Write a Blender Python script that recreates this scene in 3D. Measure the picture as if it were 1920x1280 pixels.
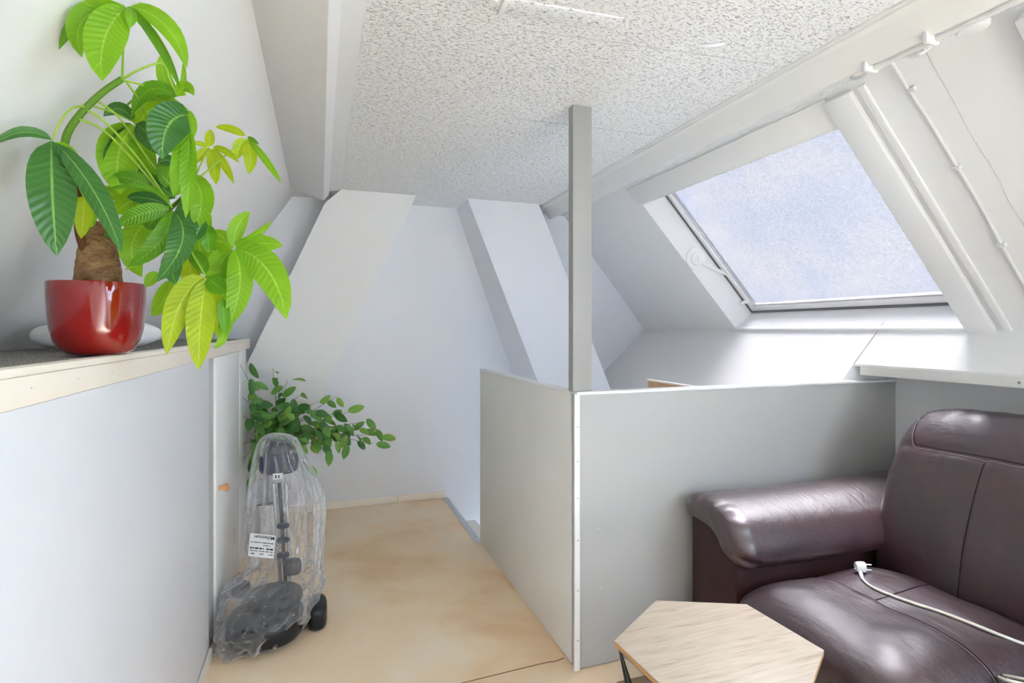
import bpy, bmesh, math, random
from mathutils import Vector, Matrix, noise

for o in list(bpy.data.objects):
    bpy.data.objects.remove(o)
SC = bpy.context.scene
COL = SC.collection

# ------------------------------------------------------------------ camera, sky, sun, exposure
FPX, V0, EYE = 1040.0, 618.0, 1.30
YAW = math.atan(360.0 / FPX)
cam_data = bpy.data.cameras.new('camera')
cam_data.sensor_width = 36.0
cam_data.lens = FPX / 1920.0 * 36.0
cam_data.shift_y = -(640.0 - V0) / 1920.0
cam_data.clip_start = 0.02
cam = bpy.data.objects.new('camera', cam_data)
COL.objects.link(cam)
cam.location = (0, 0, EYE)
cam.rotation_euler = (math.pi / 2, 0, -YAW)
SC.camera = cam

world = bpy.data.worlds.new('sky')
SC.world = world
world.use_nodes = True
bg = world.node_tree.nodes['Background']
bg.inputs[0].default_value = (0.69, 0.92, 1.25, 1)
bg.inputs[1].default_value = 6.0

sun_data = bpy.data.lights.new('sun', 'SUN')
sun_data.energy = 50.0
sun_data.angle = math.radians(32)
sun_data.color = (0.78, 0.95, 1.18)
sun = bpy.data.objects.new('sun', sun_data)
COL.objects.link(sun)
sun.location = (4, -1, 6)
sun.rotation_euler = Vector((0.41, 0.22, 0.885)).to_track_quat('Z', 'Y').to_euler()

SC.view_settings.view_transform = 'Standard'
SC.view_settings.look = 'None'
SC.view_settings.exposure = 1.78
SC.view_settings.gamma = 1.0
SC.view_settings.use_curve_mapping = False
SC.cycles.use_denoising = True
SC.cycles.max_bounces = 14
SC.cycles.diffuse_bounces = 8
SC.cycles.transparent_max_bounces = 24
SC.cycles.sample_clamp_indirect = 8.0

def portal(name, loc, direction, sx, sy):
    l = bpy.data.lights.new(name, 'AREA')
    l.shape = 'RECTANGLE'
    l.size, l.size_y = sx, sy
    l.cycles.is_portal = True
    o = bpy.data.objects.new(name, l)
    COL.objects.link(o)
    o.location = loc
    o.rotation_euler = Vector(direction).to_track_quat('-Z', 'Y').to_euler()

_s, _c = math.sin(YAW), math.cos(YAW)
FW, RT = Vector((_s, _c, 0)), Vector((_c, -_s, 0))
def at(u, v, depth):
    """World point that lies at this distance along the view axis."""
    return Vector((0, 0, EYE)) + FW * depth + RT * ((u - 960) / FPX * depth) + Vector((0, 0, (V0 - v) / FPX * depth))

# ------------------------------------------------------------------ materials
def srgb(r, g, b):
    f = lambda c: ((c / 255 + 0.055) / 1.055) ** 2.4 if c > 10 else c / 255 / 12.92
    return (f(r), f(g), f(b), 1)

class Mat:
    def __init__(self, name):
        self.m = bpy.data.materials.new(name)
        self.m.use_nodes = True
        self.t = self.m.node_tree
        self.b = self.t.nodes['Principled BSDF']
        self.out = self.t.nodes['Material Output']
    def n(self, kind, **kw):
        x = self.t.nodes.new(kind)
        for k, v in kw.items():
            if k in x.inputs.keys():
                x.inputs[k].default_value = v
            else:
                setattr(x, k, v)
        return x
    def l(self, a, b):
        self.t.links.new(a, b)
    def ramp(self, src, stops):
        r = self.n('ShaderNodeValToRGB')
        while len(r.color_ramp.elements) < len(stops):
            r.color_ramp.elements.new(0.5)
        for e, (p, c) in zip(r.color_ramp.elements, stops):
            e.position = p
            e.color = c
        self.l(src, r.inputs[0])
        return r.outputs[0]
    def coords(self, scale=(1, 1, 1), kind='Object', rot=(0, 0, 0)):
        tc = self.n('ShaderNodeTexCoord')
        mp = self.n('ShaderNodeMapping')
        mp.inputs['Scale'].default_value = scale
        mp.inputs['Rotation'].default_value = rot
        self.l(tc.outputs[kind], mp.inputs[0])
        return mp.outputs[0]
    def noise(self, vec, scale, detail=3, rough=0.55, dist=0.0):
        x = self.n('ShaderNodeTexNoise', Scale=scale, Detail=detail, Roughness=rough, Distortion=dist)
        self.l(vec, x.inputs['Vector'])
        return x.outputs['Fac']
    def bump(self, h, strength, dist, target=None):
        x = self.n('ShaderNodeBump', Strength=strength, Distance=dist)
        self.l(h, x.inputs['Height'])
        self.l(x.outputs[0], (target or self.b).inputs['Normal'])
        return x

def plain(name, col, rough=0.6, spec=0.3, metal=0.0, bump=None, var=0.0, coat=0.0):
    a = Mat(name)
    a.b.inputs['Base Color'].default_value = col
    a.b.inputs['Roughness'].default_value = rough
    a.b.inputs['Specular IOR Level'].default_value = spec
    a.b.inputs['Metallic'].default_value = metal
    a.b.inputs['Coat Weight'].default_value = coat
    if var or bump:
        v = a.coords()
        if var:
            n = a.noise(v, 3.0, 4)
            c = Vector(col[:3])
            a.l(a.ramp(n, [(0.3, (*(c * (1 - var)), 1)), (0.7, (*(c * (1 + var * 0.4)), 1))]), a.b.inputs['Base Color'])
        if bump:
            a.bump(a.noise(v, bump[0], 4), bump[1], bump[2])
    return a.m

WHITE = (0.80, 0.795, 0.79, 1)
M = {}
M['white'] = plain('white paint', (0.80, 0.80, 0.80, 1), 0.6, 0.25, bump=(60, 0.08, 0.002), var=0.015)
M['cool_white'] = plain('cool white paint', (0.78, 0.79, 0.83, 1), 0.55, 0.25, bump=(40, 0.05, 0.002), var=0.01)
M['warm_white'] = plain('old warm white paint', (0.80, 0.795, 0.77, 1), 0.55, 0.3, bump=(50, 0.1, 0.002), var=0.03)
M['gloss_white'] = plain('white gloss paint', (0.82, 0.82, 0.82, 1), 0.4, 0.4, bump=(35, 0.06, 0.002), var=0.01)
M['shaded_white'] = plain('white board paint darkened for shade', (0.44, 0.437, 0.430, 1), 0.5, 0.35, bump=(25, 0.06, 0.003), var=0.02)  # partition front: shade on this side put into a darker base colour
M['post_shaded'] = plain('post paint darkened for shade', (0.35, 0.345, 0.335, 1), 0.5, 0.3, bump=(50, 0.1, 0.002), var=0.03)  # post: its shaded front is painted in as a darker colour
M['cream'] = plain('cream painted wood', srgb(240, 231, 218), 0.5, 0.3, bump=(40, 0.08, 0.002), var=0.03)
M['jamb'] = plain('grey painted jamb', (0.55, 0.55, 0.54, 1), 0.5, 0.3)
M['painted'] = plain('conduit painted over white', (0.70, 0.70, 0.69, 1), 0.5, 0.3)
M['plastic'] = plain('white plastic', (0.8, 0.8, 0.79, 1), 0.35, 0.5)
M['cord'] = plain('cream rubber cord', srgb(232, 226, 212), 0.45, 0.4)
M['steel'] = plain('brushed steel', (0.6, 0.61, 0.63, 1), 0.35, 0.5, 0.85)
M['seal'] = plain('dark grey rubber seal', (0.16, 0.16, 0.165, 1), 0.6, 0.3)
M['screw'] = plain('dull screw head', (0.35, 0.35, 0.35, 1), 0.4, 0.5, 0.7)
M['knob'] = plain('turned beech', srgb(214, 160, 108), 0.4, 0.4, var=0.08)
M['black_metal'] = plain('black painted wire', (0.012, 0.012, 0.012, 1), 0.45, 0.4)
M['black_plastic'] = plain('black plastic', (0.012, 0.012, 0.014, 1), 0.4, 0.4)
M['charcoal'] = plain('charcoal plastic', (0.035, 0.036, 0.045, 1), 0.45, 0.4)
M['slate'] = plain('dark slate plastic', (0.03, 0.035, 0.065, 1), 0.4, 0.4)
M['ink'] = plain('printing ink', (0.02, 0.02, 0.025, 1), 0.7, 0.1)
M['paper'] = plain('sticker paper', (0.82, 0.82, 0.82, 1), 0.7, 0.2)
M['soil'] = plain('potting soil', (0.03, 0.02, 0.013, 1), 0.9, 0.1, bump=(90, 0.8, 0.004))
M['stem_green'] = plain('green stem', srgb(96, 138, 40), 0.45, 0.35, var=0.15)
M['petiole'] = plain('light green stalk', srgb(150, 185, 62), 0.4, 0.35, var=0.1)
M['stem_brown'] = plain('brown woody stem', srgb(112, 70, 44), 0.8, 0.2, bump=(120, 0.5, 0.002), var=0.2)
M['twig'] = plain('grey brown twig', srgb(120, 96, 70), 0.8, 0.2, var=0.2)
M['red_glaze'] = plain('red glazed ceramic', (0.27, 0.008, 0.006, 1), 0.07, 0.5, coat=0.6, var=0.12)
M['white_pot'] = plain('white ceramic', (0.78, 0.78, 0.77, 1), 0.25, 0.5)
M['cloth'] = plain('white cloth', (0.8, 0.8, 0.8, 1), 0.85, 0.1, bump=(300, 0.2, 0.001))
M['brown_wedge'] = plain('brown wood wedge', srgb(140, 92, 66), 0.7, 0.2, var=0.2)

def mat_ceiling():
    a = Mat('fissured ceiling board')
    a.b.inputs['Roughness'].default_value = 0.9
    a.b.inputs['Specular IOR Level'].default_value = 0.1
    # worm tracks: thin level lines of a distorted noise that is stretched one way, broken up by another noise
    v = a.coords((0.9, 2.5, 1.0), rot=(0, 0, math.radians(-10)))
    n1 = a.noise(v, 56, 2, 0.5, 0.5)
    band = a.n('ShaderNodeMath', operation='ABSOLUTE')
    sub = a.n('ShaderNodeMath', operation='SUBTRACT')
    a.l(n1, sub.inputs[0]); sub.inputs[1].default_value = 0.5
    a.l(sub.outputs[0], band.inputs[0])
    line = a.n('ShaderNodeMapRange'); line.interpolation_type = 'SMOOTHSTEP'
    a.l(band.outputs[0], line.inputs['Value'])
    line.inputs['From Min'].default_value = 0.016
    line.inputs['From Max'].default_value = 0.045
    line.inputs['To Min'].default_value = 1.0
    line.inputs['To Max'].default_value = 0.0
    n2 = a.noise(v, 70, 1, 0.5)
    gate = a.n('ShaderNodeMapRange'); gate.interpolation_type = 'SMOOTHSTEP'
    a.l(n2, gate.inputs['Value'])
    gate.inputs['From Min'].default_value = 0.50
    gate.inputs['From Max'].default_value = 0.56
    mul = a.n('ShaderNodeMath', operation='MULTIPLY')
    a.l(line.outputs[0], mul.inputs[0]); a.l(gate.outputs[0], mul.inputs[1])
    # pin holes
    vor = a.n('ShaderNodeTexVoronoi', Scale=130.0)
    a.l(a.coords((1, 1.2, 1)), vor.inputs['Vector'])
    pin = a.n('ShaderNodeMapRange')
    a.l(vor.outputs['Distance'], pin.inputs['Value'])
    pin.inputs['From Min'].default_value = 0.10
    pin.inputs['From Max'].default_value = 0.20
    pin.inputs['To Min'].default_value = 0.7
    pin.inputs['To Max'].default_value = 0.0
    mx = a.n('ShaderNodeMath', operation='MAXIMUM')
    a.l(mul.outputs[0], mx.inputs[0]); a.l(pin.outputs[0], mx.inputs[1])
    inv = a.n('ShaderNodeMath', operation='SUBTRACT'); inv.inputs[0].default_value = 1.0
    a.l(mx.outputs[0], inv.inputs[1])
    a.l(a.ramp(mx.outputs[0], [(0.2, (0.84, 0.84, 0.84, 1)), (1.0, (0.42, 0.415, 0.41, 1))]), a.b.inputs['Base Color'])  # shade inside fissures and pin holes is painted as darker base colour
    a.bump(inv.outputs[0], 0.8, 0.006)
    return a.m
M['ceiling'] = mat_ceiling()

def mat_carpet(name, c1, c2, c3, rough_scale=1.0):
    a = Mat(name)
    a.b.inputs['Roughness'].default_value = 0.95
    a.b.inputs['Specular IOR Level'].default_value = 0.05
    v = a.coords()
    big = a.noise(v, 2.2, 4, 0.55, 0.4)
    fine = a.noise(v, 420 * rough_scale, 2, 0.7)
    base = a.n('ShaderNodeMix', data_type='RGBA')
    a.l(a.ramp(big, [(0.33, c2), (0.5, c1), (0.72, c3)]), base.inputs['A'])
    a.l(a.ramp(fine, [(0.3, (0.55, 0.55, 0.55, 1)), (0.7, (1.25, 1.25, 1.25, 1))]), base.inputs['B'])
    base.blend_type = 'MULTIPLY'
    base.inputs['Factor'].default_value = 0.22
    a.l(base.outputs['Result'], a.b.inputs['Base Color'])
    a.bump(fine, 0.5, 0.004)
    return a.m
M['carpet'] = mat_carpet('beige short pile carpet', srgb(248, 222, 188), srgb(238, 204, 164), srgb(250, 232, 208))
M['rug'] = mat_carpet('brown mottled carpet', srgb(150, 126, 104), srgb(120, 98, 80), srgb(176, 152, 130), 0.6)

def mat_speckle():
    a = Mat('grey flecked carpet tile')
    a.b.inputs['Roughness'].default_value = 0.95
    v = a.coords()
    n = a.noise(v, 210, 3, 0.85)
    a.l(a.ramp(n, [(0.38, (0.02, 0.018, 0.016, 1)), (0.5, (0.17, 0.155, 0.14, 1)), (0.62, (0.62, 0.59, 0.56, 1))]), a.b.inputs['Base Color'])
    a.bump(n, 0.8, 0.003)
    return a.m
M['speckle'] = mat_speckle()

def mat_leather():
    a = Mat('oxblood leather')
    v = a.coords()
    big = a.noise(v, 3.5, 4, 0.6)
    a.l(a.ramp(big, [(0.3, srgb(46, 25, 31)), (0.55, srgb(60, 34, 40)), (0.8, srgb(86, 50, 56))]), a.b.inputs['Base Color'])
    a.b.inputs['Roughness'].default_value = 0.36
    a.b.inputs['Specular IOR Level'].default_value = 0.55
    a.b.inputs['Coat Weight'].default_value = 1.0
    a.b.inputs['Coat Roughness'].default_value = 0.34
    a.b.inputs['Coat IOR'].default_value = 1.6
    a.b.inputs['Sheen Weight'].default_value = 0.02
    a.b.inputs['Sheen Roughness'].default_value = 0.45
    a.b.inputs['Sheen Tint'].default_value = (0.9, 0.88, 0.95, 1)
    rn = a.noise(v, 9, 3)
    a.l(a.ramp(rn, [(0.3, (0.30,) * 3 + (1,)), (0.7, (0.46,) * 3 + (1,))]), a.b.inputs['Roughness'])
    vor = a.n('ShaderNodeTexVoronoi', Scale=420.0, feature='DISTANCE_TO_EDGE')
    a.l(v, vor.inputs['Vector'])
    wr = a.noise(a.coords((1, 0.35, 1)), 16, 4, 0.6, 0.8)
    add = a.n('ShaderNodeMath', operation='MULTIPLY_ADD')
    a.l(vor.outputs['Distance'], add.inputs[0]); add.inputs[1].default_value = 0.10
    a.l(wr, add.inputs[2])
    a.bump(add.outputs[0], 0.5, 0.014)
    return a.m
M['leather'] = mat_leather()
M['leather_flat'] = plain('dark leather panel', srgb(58, 34, 34), 0.5, 0.35, bump=(300, 0.15, 0.001), var=0.1)
M['thread'] = plain('seam thread', srgb(150, 128, 136), 0.6, 0.3)
M['dark_seam'] = plain('dark leather welt', srgb(40, 22, 26), 0.45, 0.4)

def mat_wood_top():
    a = Mat('limed wood veneer')
    v = a.coords((1, 14, 1), rot=(0, 0, math.radians(12)))
    n = a.noise(v, 4.5, 6, 0.6, 0.7)
    n2 = a.noise(a.coords((2, 50, 1), rot=(0, 0, math.radians(12))), 9, 3)
    m = a.n('ShaderNodeMix', data_type='RGBA'); m.blend_type = 'MULTIPLY'
    a.l(a.ramp(n, [(0.3, srgb(184, 164, 142)), (0.45, srgb(212, 196, 176)), (0.7, srgb(222, 208, 190))]), m.inputs['A'])
    a.l(a.ramp(n2, [(0.35, (0.8, 0.8, 0.8, 1)), (0.6, (1, 1, 1, 1))]), m.inputs['B'])
    m.inputs['Factor'].default_value = 0.6
    a.l(m.outputs['Result'], a.b.inputs['Base Color'])
    a.b.inputs['Roughness'].default_value = 0.45
    return a.m
M['wood_top'] = mat_wood_top()
M['wood_edge'] = plain('veneer edge', srgb(196, 150, 104), 0.5, 0.3, var=0.1)
M['raw_pine'] = plain('raw pine board', srgb(214, 176, 138), 0.65, 0.2, bump=(70, 0.3, 0.002), var=0.2)

def mat_leaf(name, top, under, vein, rough=0.38, trans=0.45):
    a = Mat(name)
    uv = a.n('ShaderNodeUVMap')
    sep = a.n('ShaderNodeSeparateXYZ')
    a.l(uv.outputs[0], sep.inputs[0])
    d = a.n('ShaderNodeMath', operation='SUBTRACT'); a.l(sep.outputs[1], d.inputs[0]); d.inputs[1].default_value = 0.5
    ab = a.n('ShaderNodeMath', operation='ABSOLUTE'); a.l(d.outputs[0], ab.inputs[0])
    # midrib
    rib = a.n('ShaderNodeMapRange'); a.l(ab.outputs[0], rib.inputs['Value'])
    rib.inputs['From Min'].default_value = 0.012; rib.inputs['From Max'].default_value = 0.04
    rib.inputs['To Min'].default_value = 1.0; rib.inputs['To Max'].default_value = 0.0
    # side veins sweep forward
    ph = a.n('ShaderNodeMath', operation='MULTIPLY_ADD')
    a.l(ab.outputs[0], ph.inputs[0]); ph.inputs[1].default_value = -0.22; a.l(sep.outputs[0], ph.inputs[2])
    fr = a.n('ShaderNodeMath', operation='MULTIPLY'); a.l(ph.outputs[0], fr.inputs[0]); fr.inputs[1].default_value = 15 * 2 * math.pi
    si = a.n('ShaderNodeMath', operation='SINE'); a.l(fr.outputs[0], si.inputs[0])
    sv = a.n('ShaderNodeMapRange'); a.l(si.outputs[0], sv.inputs['Value'])
    sv.inputs['From Min'].default_value = 0.75; sv.inputs['From Max'].default_value = 1.0
    sv.inputs['To Max'].default_value = 0.16
    mx = a.n('ShaderNodeMath', operation='MAXIMUM'); a.l(rib.outputs[0], mx.inputs[0]); a.l(sv.outputs[0], mx.inputs[1])
    v = a.coords()
    nz = a.noise(v, 14, 3)
    t = Vector(top[:3])
    c = a.n('ShaderNodeMix', data_type='RGBA')
    a.l(mx.outputs[0], c.inputs['Factor'])
    a.l(a.ramp(nz, [(0.3, (*(t * 0.8), 1)), (0.7, (*(t * 1.15), 1))]), c.inputs['A'])
    c.inputs['B'].default_value = vein
    a.l(c.outputs['Result'], a.b.inputs['Base Color'])
    a.b.inputs['Roughness'].default_value = rough
    a.b.inputs['Specular IOR Level'].default_value = 0.4
    a.bump(si.outputs[0], 0.22, 0.003)
    tr = a.n('ShaderNodeBsdfTranslucent')
    tr.inputs[0].default_value = under
    ms = a.n('ShaderNodeMixShader'); ms.inputs[0].default_value = trans
    a.l(a.b.outputs[0], ms.inputs[1]); a.l(tr.outputs[0], ms.inputs[2])
    a.l(ms.outputs[0], a.out.inputs['Surface'])
    return a.m
M['leaf_bright'] = mat_leaf('bright green leaf', srgb(122, 176, 30), srgb(166, 218, 24), srgb(176, 214, 80))
M['leaf_yellow'] = mat_leaf('yellow green leaf', srgb(160, 186, 22), srgb(204, 224, 18), srgb(206, 216, 84))
M['leaf_dark'] = mat_leaf('deep green leaf', srgb(58, 112, 46), srgb(84, 140, 20), srgb(132, 178, 86), 0.28, 0.25)
M['leaf_mid'] = mat_leaf('mid green leaf', srgb(92, 150, 22), srgb(120, 176, 14), srgb(140, 186, 56), 0.34, 0.35)  # medium green of its own, between bright and deep leaves
M['ficus_a'] = mat_leaf('ficus leaf', srgb(98, 150, 70), srgb(126, 182, 50), srgb(126, 168, 92), 0.3, 0.25)
M['ficus_b'] = mat_leaf('lighter ficus leaf', srgb(128, 172, 78), srgb(150, 200, 56), srgb(160, 196, 112), 0.32, 0.3)
M['ficus_c'] = mat_leaf('dark ficus leaf', srgb(68, 118, 58), srgb(94, 148, 46), srgb(96, 136, 76), 0.28, 0.2)

def mat_trunk():
    a = Mat('rough brown bark')
    n = a.noise(a.coords((1.2, 1.2, 3.2)), 22, 6, 0.7, 0.9)
    n2 = a.noise(a.coords((1, 1, 1)), 60, 4, 0.7)
    m = a.n('ShaderNodeMath', operation='MULTIPLY_ADD'); a.l(n2, m.inputs[0]); m.inputs[1].default_value = 0.5; a.l(n, m.inputs[2])
    a.l(a.ramp(m.outputs[0], [(0.50, srgb(66, 42, 26)), (0.68, srgb(140, 100, 64)), (0.95, srgb(190, 152, 106))]), a.b.inputs['Base Color'])
    a.b.inputs['Roughness'].default_value = 0.85
    a.bump(m.outputs[0], 1.0, 0.012)
    return a.m
M['trunk'] = mat_trunk()

def mat_glass():
    a = Mat('obscured patterned glass')
    v = a.coords()
    n = a.noise(v, 75, 3, 0.65, 1.6)
    n2 = a.noise(v, 3.0, 3, 0.5)
    tr = a.n('ShaderNodeBsdfTransparent')
    m = a.n('ShaderNodeMix', data_type='RGBA'); m.blend_type = 'MULTIPLY'; m.inputs['Factor'].default_value = 1.0
    a.l(a.ramp(n, [(0.40, (0.222, 0.197, 0.184, 1)), (0.60, (0.250, 0.220, 0.203, 1))]), m.inputs['A'])
    a.l(a.ramp(n2, [(0.35, (0.95, 0.97, 1.0, 1)), (0.7, (1.04, 1.03, 1.0, 1))]), m.inputs['B'])
    a.l(m.outputs['Result'], tr.inputs[0])
    gl = a.n('ShaderNodeBsdfGlossy', Roughness=0.25)
    b = a.n('ShaderNodeBump', Strength=0.5, Distance=0.003)
    a.l(n, b.inputs['Height']); a.l(b.outputs[0], gl.inputs['Normal'])
    ms = a.n('ShaderNodeMixShader'); ms.inputs[0].default_value = 0.06
    a.l(tr.outputs[0], ms.inputs[1]); a.l(gl.outputs[0], ms.inputs[2])
    a.l(ms.outputs[0], a.out.inputs['Surface'])
    return a.m
M['glass'] = mat_glass()
def mat_clear():
    a = Mat('clear window glass')
    tr = a.n('ShaderNodeBsdfTransparent'); tr.inputs[0].default_value = (0.74, 0.75, 0.75, 1)
    gl = a.n('ShaderNodeBsdfGlossy', Roughness=0.02)
    ms = a.n('ShaderNodeMixShader'); ms.inputs[0].default_value = 0.05
    a.l(tr.outputs[0], ms.inputs[1]); a.l(gl.outputs[0], ms.inputs[2])
    a.l(ms.outputs[0], a.out.inputs['Surface'])
    return a.m
M['clear'] = mat_clear()

def mat_film():
    a = Mat('clear crumpled plastic film')
    tr = a.n('ShaderNodeBsdfTransparent'); tr.inputs[0].default_value = (0.97, 0.97, 0.98, 1)
    gl = a.n('ShaderNodeBsdfGlossy', Roughness=0.13)
    df = a.n('ShaderNodeBsdfTranslucent'); df.inputs[0].default_value = (0.93, 0.93, 0.95, 1)
    di = a.n('ShaderNodeBsdfDiffuse'); di.inputs[0].default_value = (0.93, 0.93, 0.95, 1)
    def crease(scale, rot, width, amt, dist):
        n = a.noise(a.coords(scale, rot=rot), 1.0, 3, 0.5, dist)
        d = a.n('ShaderNodeMath', operation='SUBTRACT'); a.l(n, d.inputs[0]); d.inputs[1].default_value = 0.5
        ab = a.n('ShaderNodeMath', operation='ABSOLUTE'); a.l(d.outputs[0], ab.inputs[0])
        r = a.n('ShaderNodeMapRange'); r.interpolation_type = 'SMOOTHSTEP'
        a.l(ab.outputs[0], r.inputs['Value'])
        r.inputs['From Max'].default_value = width; r.inputs['To Min'].default_value = amt; r.inputs['To Max'].default_value = 0.0
        return r.outputs[0]
    c1 = crease((16, 16, 3.2), (0.15, 0.1, 0), 0.014, 0.30, 0.5)
    lw = a.n('ShaderNodeLayerWeight', Blend=0.35)
    fac = a.n('ShaderNodeMapRange'); a.l(lw.outputs['Facing'], fac.inputs['Value'])
    fac.inputs['From Min'].default_value = 0.05; fac.inputs['From Max'].default_value = 0.75
    fac.inputs['To Min'].default_value = 0.12; fac.inputs['To Max'].default_value = 0.85
    add = a.n('ShaderNodeMath', operation='ADD'); add.use_clamp = True
    a.l(fac.outputs[0], add.inputs[0]); a.l(c1, add.inputs[1])
    b = a.n('ShaderNodeBump', Strength=0.8, Distance=0.02)
    a.l(c1, b.inputs['Height'])
    a.l(b.outputs[0], gl.inputs['Normal']); a.l(b.outputs[0], di.inputs['Normal'])
    m1 = a.n('ShaderNodeMixShader'); m1.inputs[0].default_value = 0.45
    a.l(di.outputs[0], m1.inputs[1]); a.l(df.outputs[0], m1.inputs[2])
    m2 = a.n('ShaderNodeMixShader'); m2.inputs[0].default_value = 0.42
    a.l(m1.outputs[0], m2.inputs[1]); a.l(gl.outputs[0], m2.inputs[2])
    m3 = a.n('ShaderNodeMixShader')
    a.l(add.outputs[0], m3.inputs[0]); a.l(tr.outputs[0], m3.inputs[1]); a.l(m2.outputs[0], m3.inputs[2])
    a.l(m3.outputs[0], a.out.inputs['Surface'])
    return a.m
M['film'] = mat_film()

# ------------------------------------------------------------------ mesh helpers
WL = {}      # world location of every object made here (none of them is rotated)
def link(name, me, mat, parent, origin, kind=None, label=None, cat=None, group=None):
    o = bpy.data.objects.new(name, me)
    COL.objects.link(o)
    if mat is not None and not me.materials:
        me.materials.append(M[mat] if isinstance(mat, str) else mat)
    WL[o] = Vector(origin)
    if parent:
        o.parent = parent
        o.location = Vector(origin) - WL[parent]
    else:
        o.location = origin
    tag(o, label, cat, group, kind)
    return o

def tag(o, label=None, cat=None, group=None, kind=None):
    if label: o['label'] = label
    if cat: o['category'] = cat
    if group: o['group'] = group
    if kind: o['kind'] = kind
    return o

def thing(name, loc, label, cat, group=None, kind=None):
    o = bpy.data.objects.new(name, None)
    COL.objects.link(o)
    o.empty_display_size = 0.05
    o.location = loc
    WL[o] = Vector(loc)
    return tag(o, label, cat, group, kind)

def mk(name, verts, faces, mat, parent=None, smooth=False, uvs=None, bevel=0.0, seg=2, **kw):
    verts = [Vector(v) for v in verts]
    lo = Vector([min(v[i] for v in verts) for i in range(3)])
    hi = Vector([max(v[i] for v in verts) for i in range(3)])
    org = Vector(((lo.x + hi.x) / 2, (lo.y + hi.y) / 2, lo.z))
    me = bpy.data.meshes.new(name)
    me.from_pydata([v - org for v in verts], [], faces)
    if uvs:
        ul = me.uv_layers.new(name='UVMap')
        for lp in me.loops:
            ul.data[lp.index].uv = uvs[lp.vertex_index]
    bm = bmesh.new(); bm.from_mesh(me)
    bmesh.ops.recalc_face_normals(bm, faces=bm.faces)
    if bevel:
        bmesh.ops.bevel(bm, geom=[e for e in bm.edges if e.calc_face_angle(0) > 0.5], offset=bevel, segments=seg, affect='EDGES', profile=0.5)
    bm.to_mesh(me); bm.free()
    if smooth:
        for p in me.polygons: p.use_smooth = True
        if smooth != 'all':
            me.set_sharp_from_angle(angle=math.radians(40))
    return link(name, me, mat, parent, org, **kw)

def box(name, lo, hi, mat, parent=None, bevel=0.002, **kw):
    x0, y0, z0 = lo; x1, y1, z1 = hi
    v = [(x0,y0,z0),(x1,y0,z0),(x1,y1,z0),(x0,y1,z0),(x0,y0,z1),(x1,y0,z1),(x1,y1,z1),(x0,y1,z1)]
    f = [(0,3,2,1),(4,5,6,7),(0,1,5,4),(1,2,6,5),(2,3,7,6),(3,0,4,7)]
    return mk(name, v, f, mat, parent, bevel=bevel, smooth=bool(bevel), **kw)

def prism(name, poly, axis, a, b, mat, parent=None, bevel=0.0, **kw):
    """poly: 2-D outline in the two other axes (in x,y,z order); extruded from a to b along axis."""
    def P(p, t):
        q = list(p); q.insert(axis, t); return tuple(q)
    n = len(poly)
    v = [P(p, a) for p in poly] + [P(p, b) for p in poly]
    f = [tuple(range(n)), tuple(range(2 * n - 1, n - 1, -1))]
    f += [(i, (i + 1) % n, n + (i + 1) % n, n + i) for i in range(n)]
    return mk(name, v, f, mat, parent, bevel=bevel, smooth=bool(bevel), **kw)

def frames(pts):
    pts = [Vector(p) for p in pts]
    out = []
    ref = None
    for i, p in enumerate(pts):
        t = (pts[min(i + 1, len(pts) - 1)] - pts[max(i - 1, 0)]).normalized()
        if ref is None:
            ref = t.orthogonal().normalized()
        ref = (ref - t * ref.dot(t))
        ref = ref.normalized() if ref.length > 1e-6 else t.orthogonal().normalized()
        out.append((p, ref.copy(), t.cross(ref)))
    return out

def spline(pts, n=6):
    pts = [Vector(p) for p in pts]
    out = []
    for i in range(len(pts) - 1):
        p0, p1, p2, p3 = pts[max(i - 1, 0)], pts[i], pts[i + 1], pts[min(i + 2, len(pts) - 1)]
        for k in range(n):
            t = k / n
            out.append(0.5 * ((2 * p1) + (p2 - p0) * t + (2 * p0 - 5 * p1 + 4 * p2 - p3) * t * t + (3 * p1 - p0 - 3 * p2 + p3) * t ** 3))
    out.append(pts[-1])
    return out

def tube(name, pts, r, mat, parent=None, seg=8, smooth_n=0, closed=False, **kw):
    """r: radius, or function of 0..1 along the tube"""
    if smooth_n: pts = spline(pts, smooth_n)
    fr = frames(pts)
    n = len(fr)
    v, f = [], []
    for i, (p, a, b) in enumerate(fr):
        rr = r(i / (n - 1)) if callable(r) else r
        for k in range(seg):
            an = 2 * math.pi * k / seg
            v.append(p + (a * math.cos(an) + b * math.sin(an)) * rr)
    for i in range(n - 1 if not closed else n):
        j = (i + 1) % n
        for k in range(seg):
            l = (k + 1) % seg
            f.append((i * seg + k, i * seg + l, j * seg + l, j * seg + k))
    if not closed:
        f.append(tuple(range(seg - 1, -1, -1)))
        f.append(tuple((n - 1) * seg + k for k in range(seg)))
    return mk(name, v, f, mat, parent, smooth=True, **kw)

def lathe(name, prof, centre, mat, parent=None, seg=40, axis=(0, 0, 1), cap=True, wob=None, **kw):
    """prof: (radius, height) from the bottom up"""
    ax = Vector(axis).normalized()
    a = ax.orthogonal().normalized(); b = ax.cross(a)
    c = Vector(centre)
    v, f = [], []
    for i, (r, h) in enumerate(prof):
        for k in range(seg):
            an = 2 * math.pi * k / seg
            rr = r * (wob(an, h) if wob else 1)
            v.append(c + (a * math.cos(an) + b * math.sin(an)) * rr + ax * h)
    for i in range(len(prof) - 1):
        for k in range(seg):
            l = (k + 1) % seg
            f.append((i * seg + k, i * seg + l, (i + 1) * seg + l, (i + 1) * seg + k))
    if cap:
        f.append(tuple(range(seg - 1, -1, -1)))
        f.append(tuple((len(prof) - 1) * seg + k for k in range(seg)))
    return mk(name, v, f, mat, parent, smooth=True, **kw)

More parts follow.
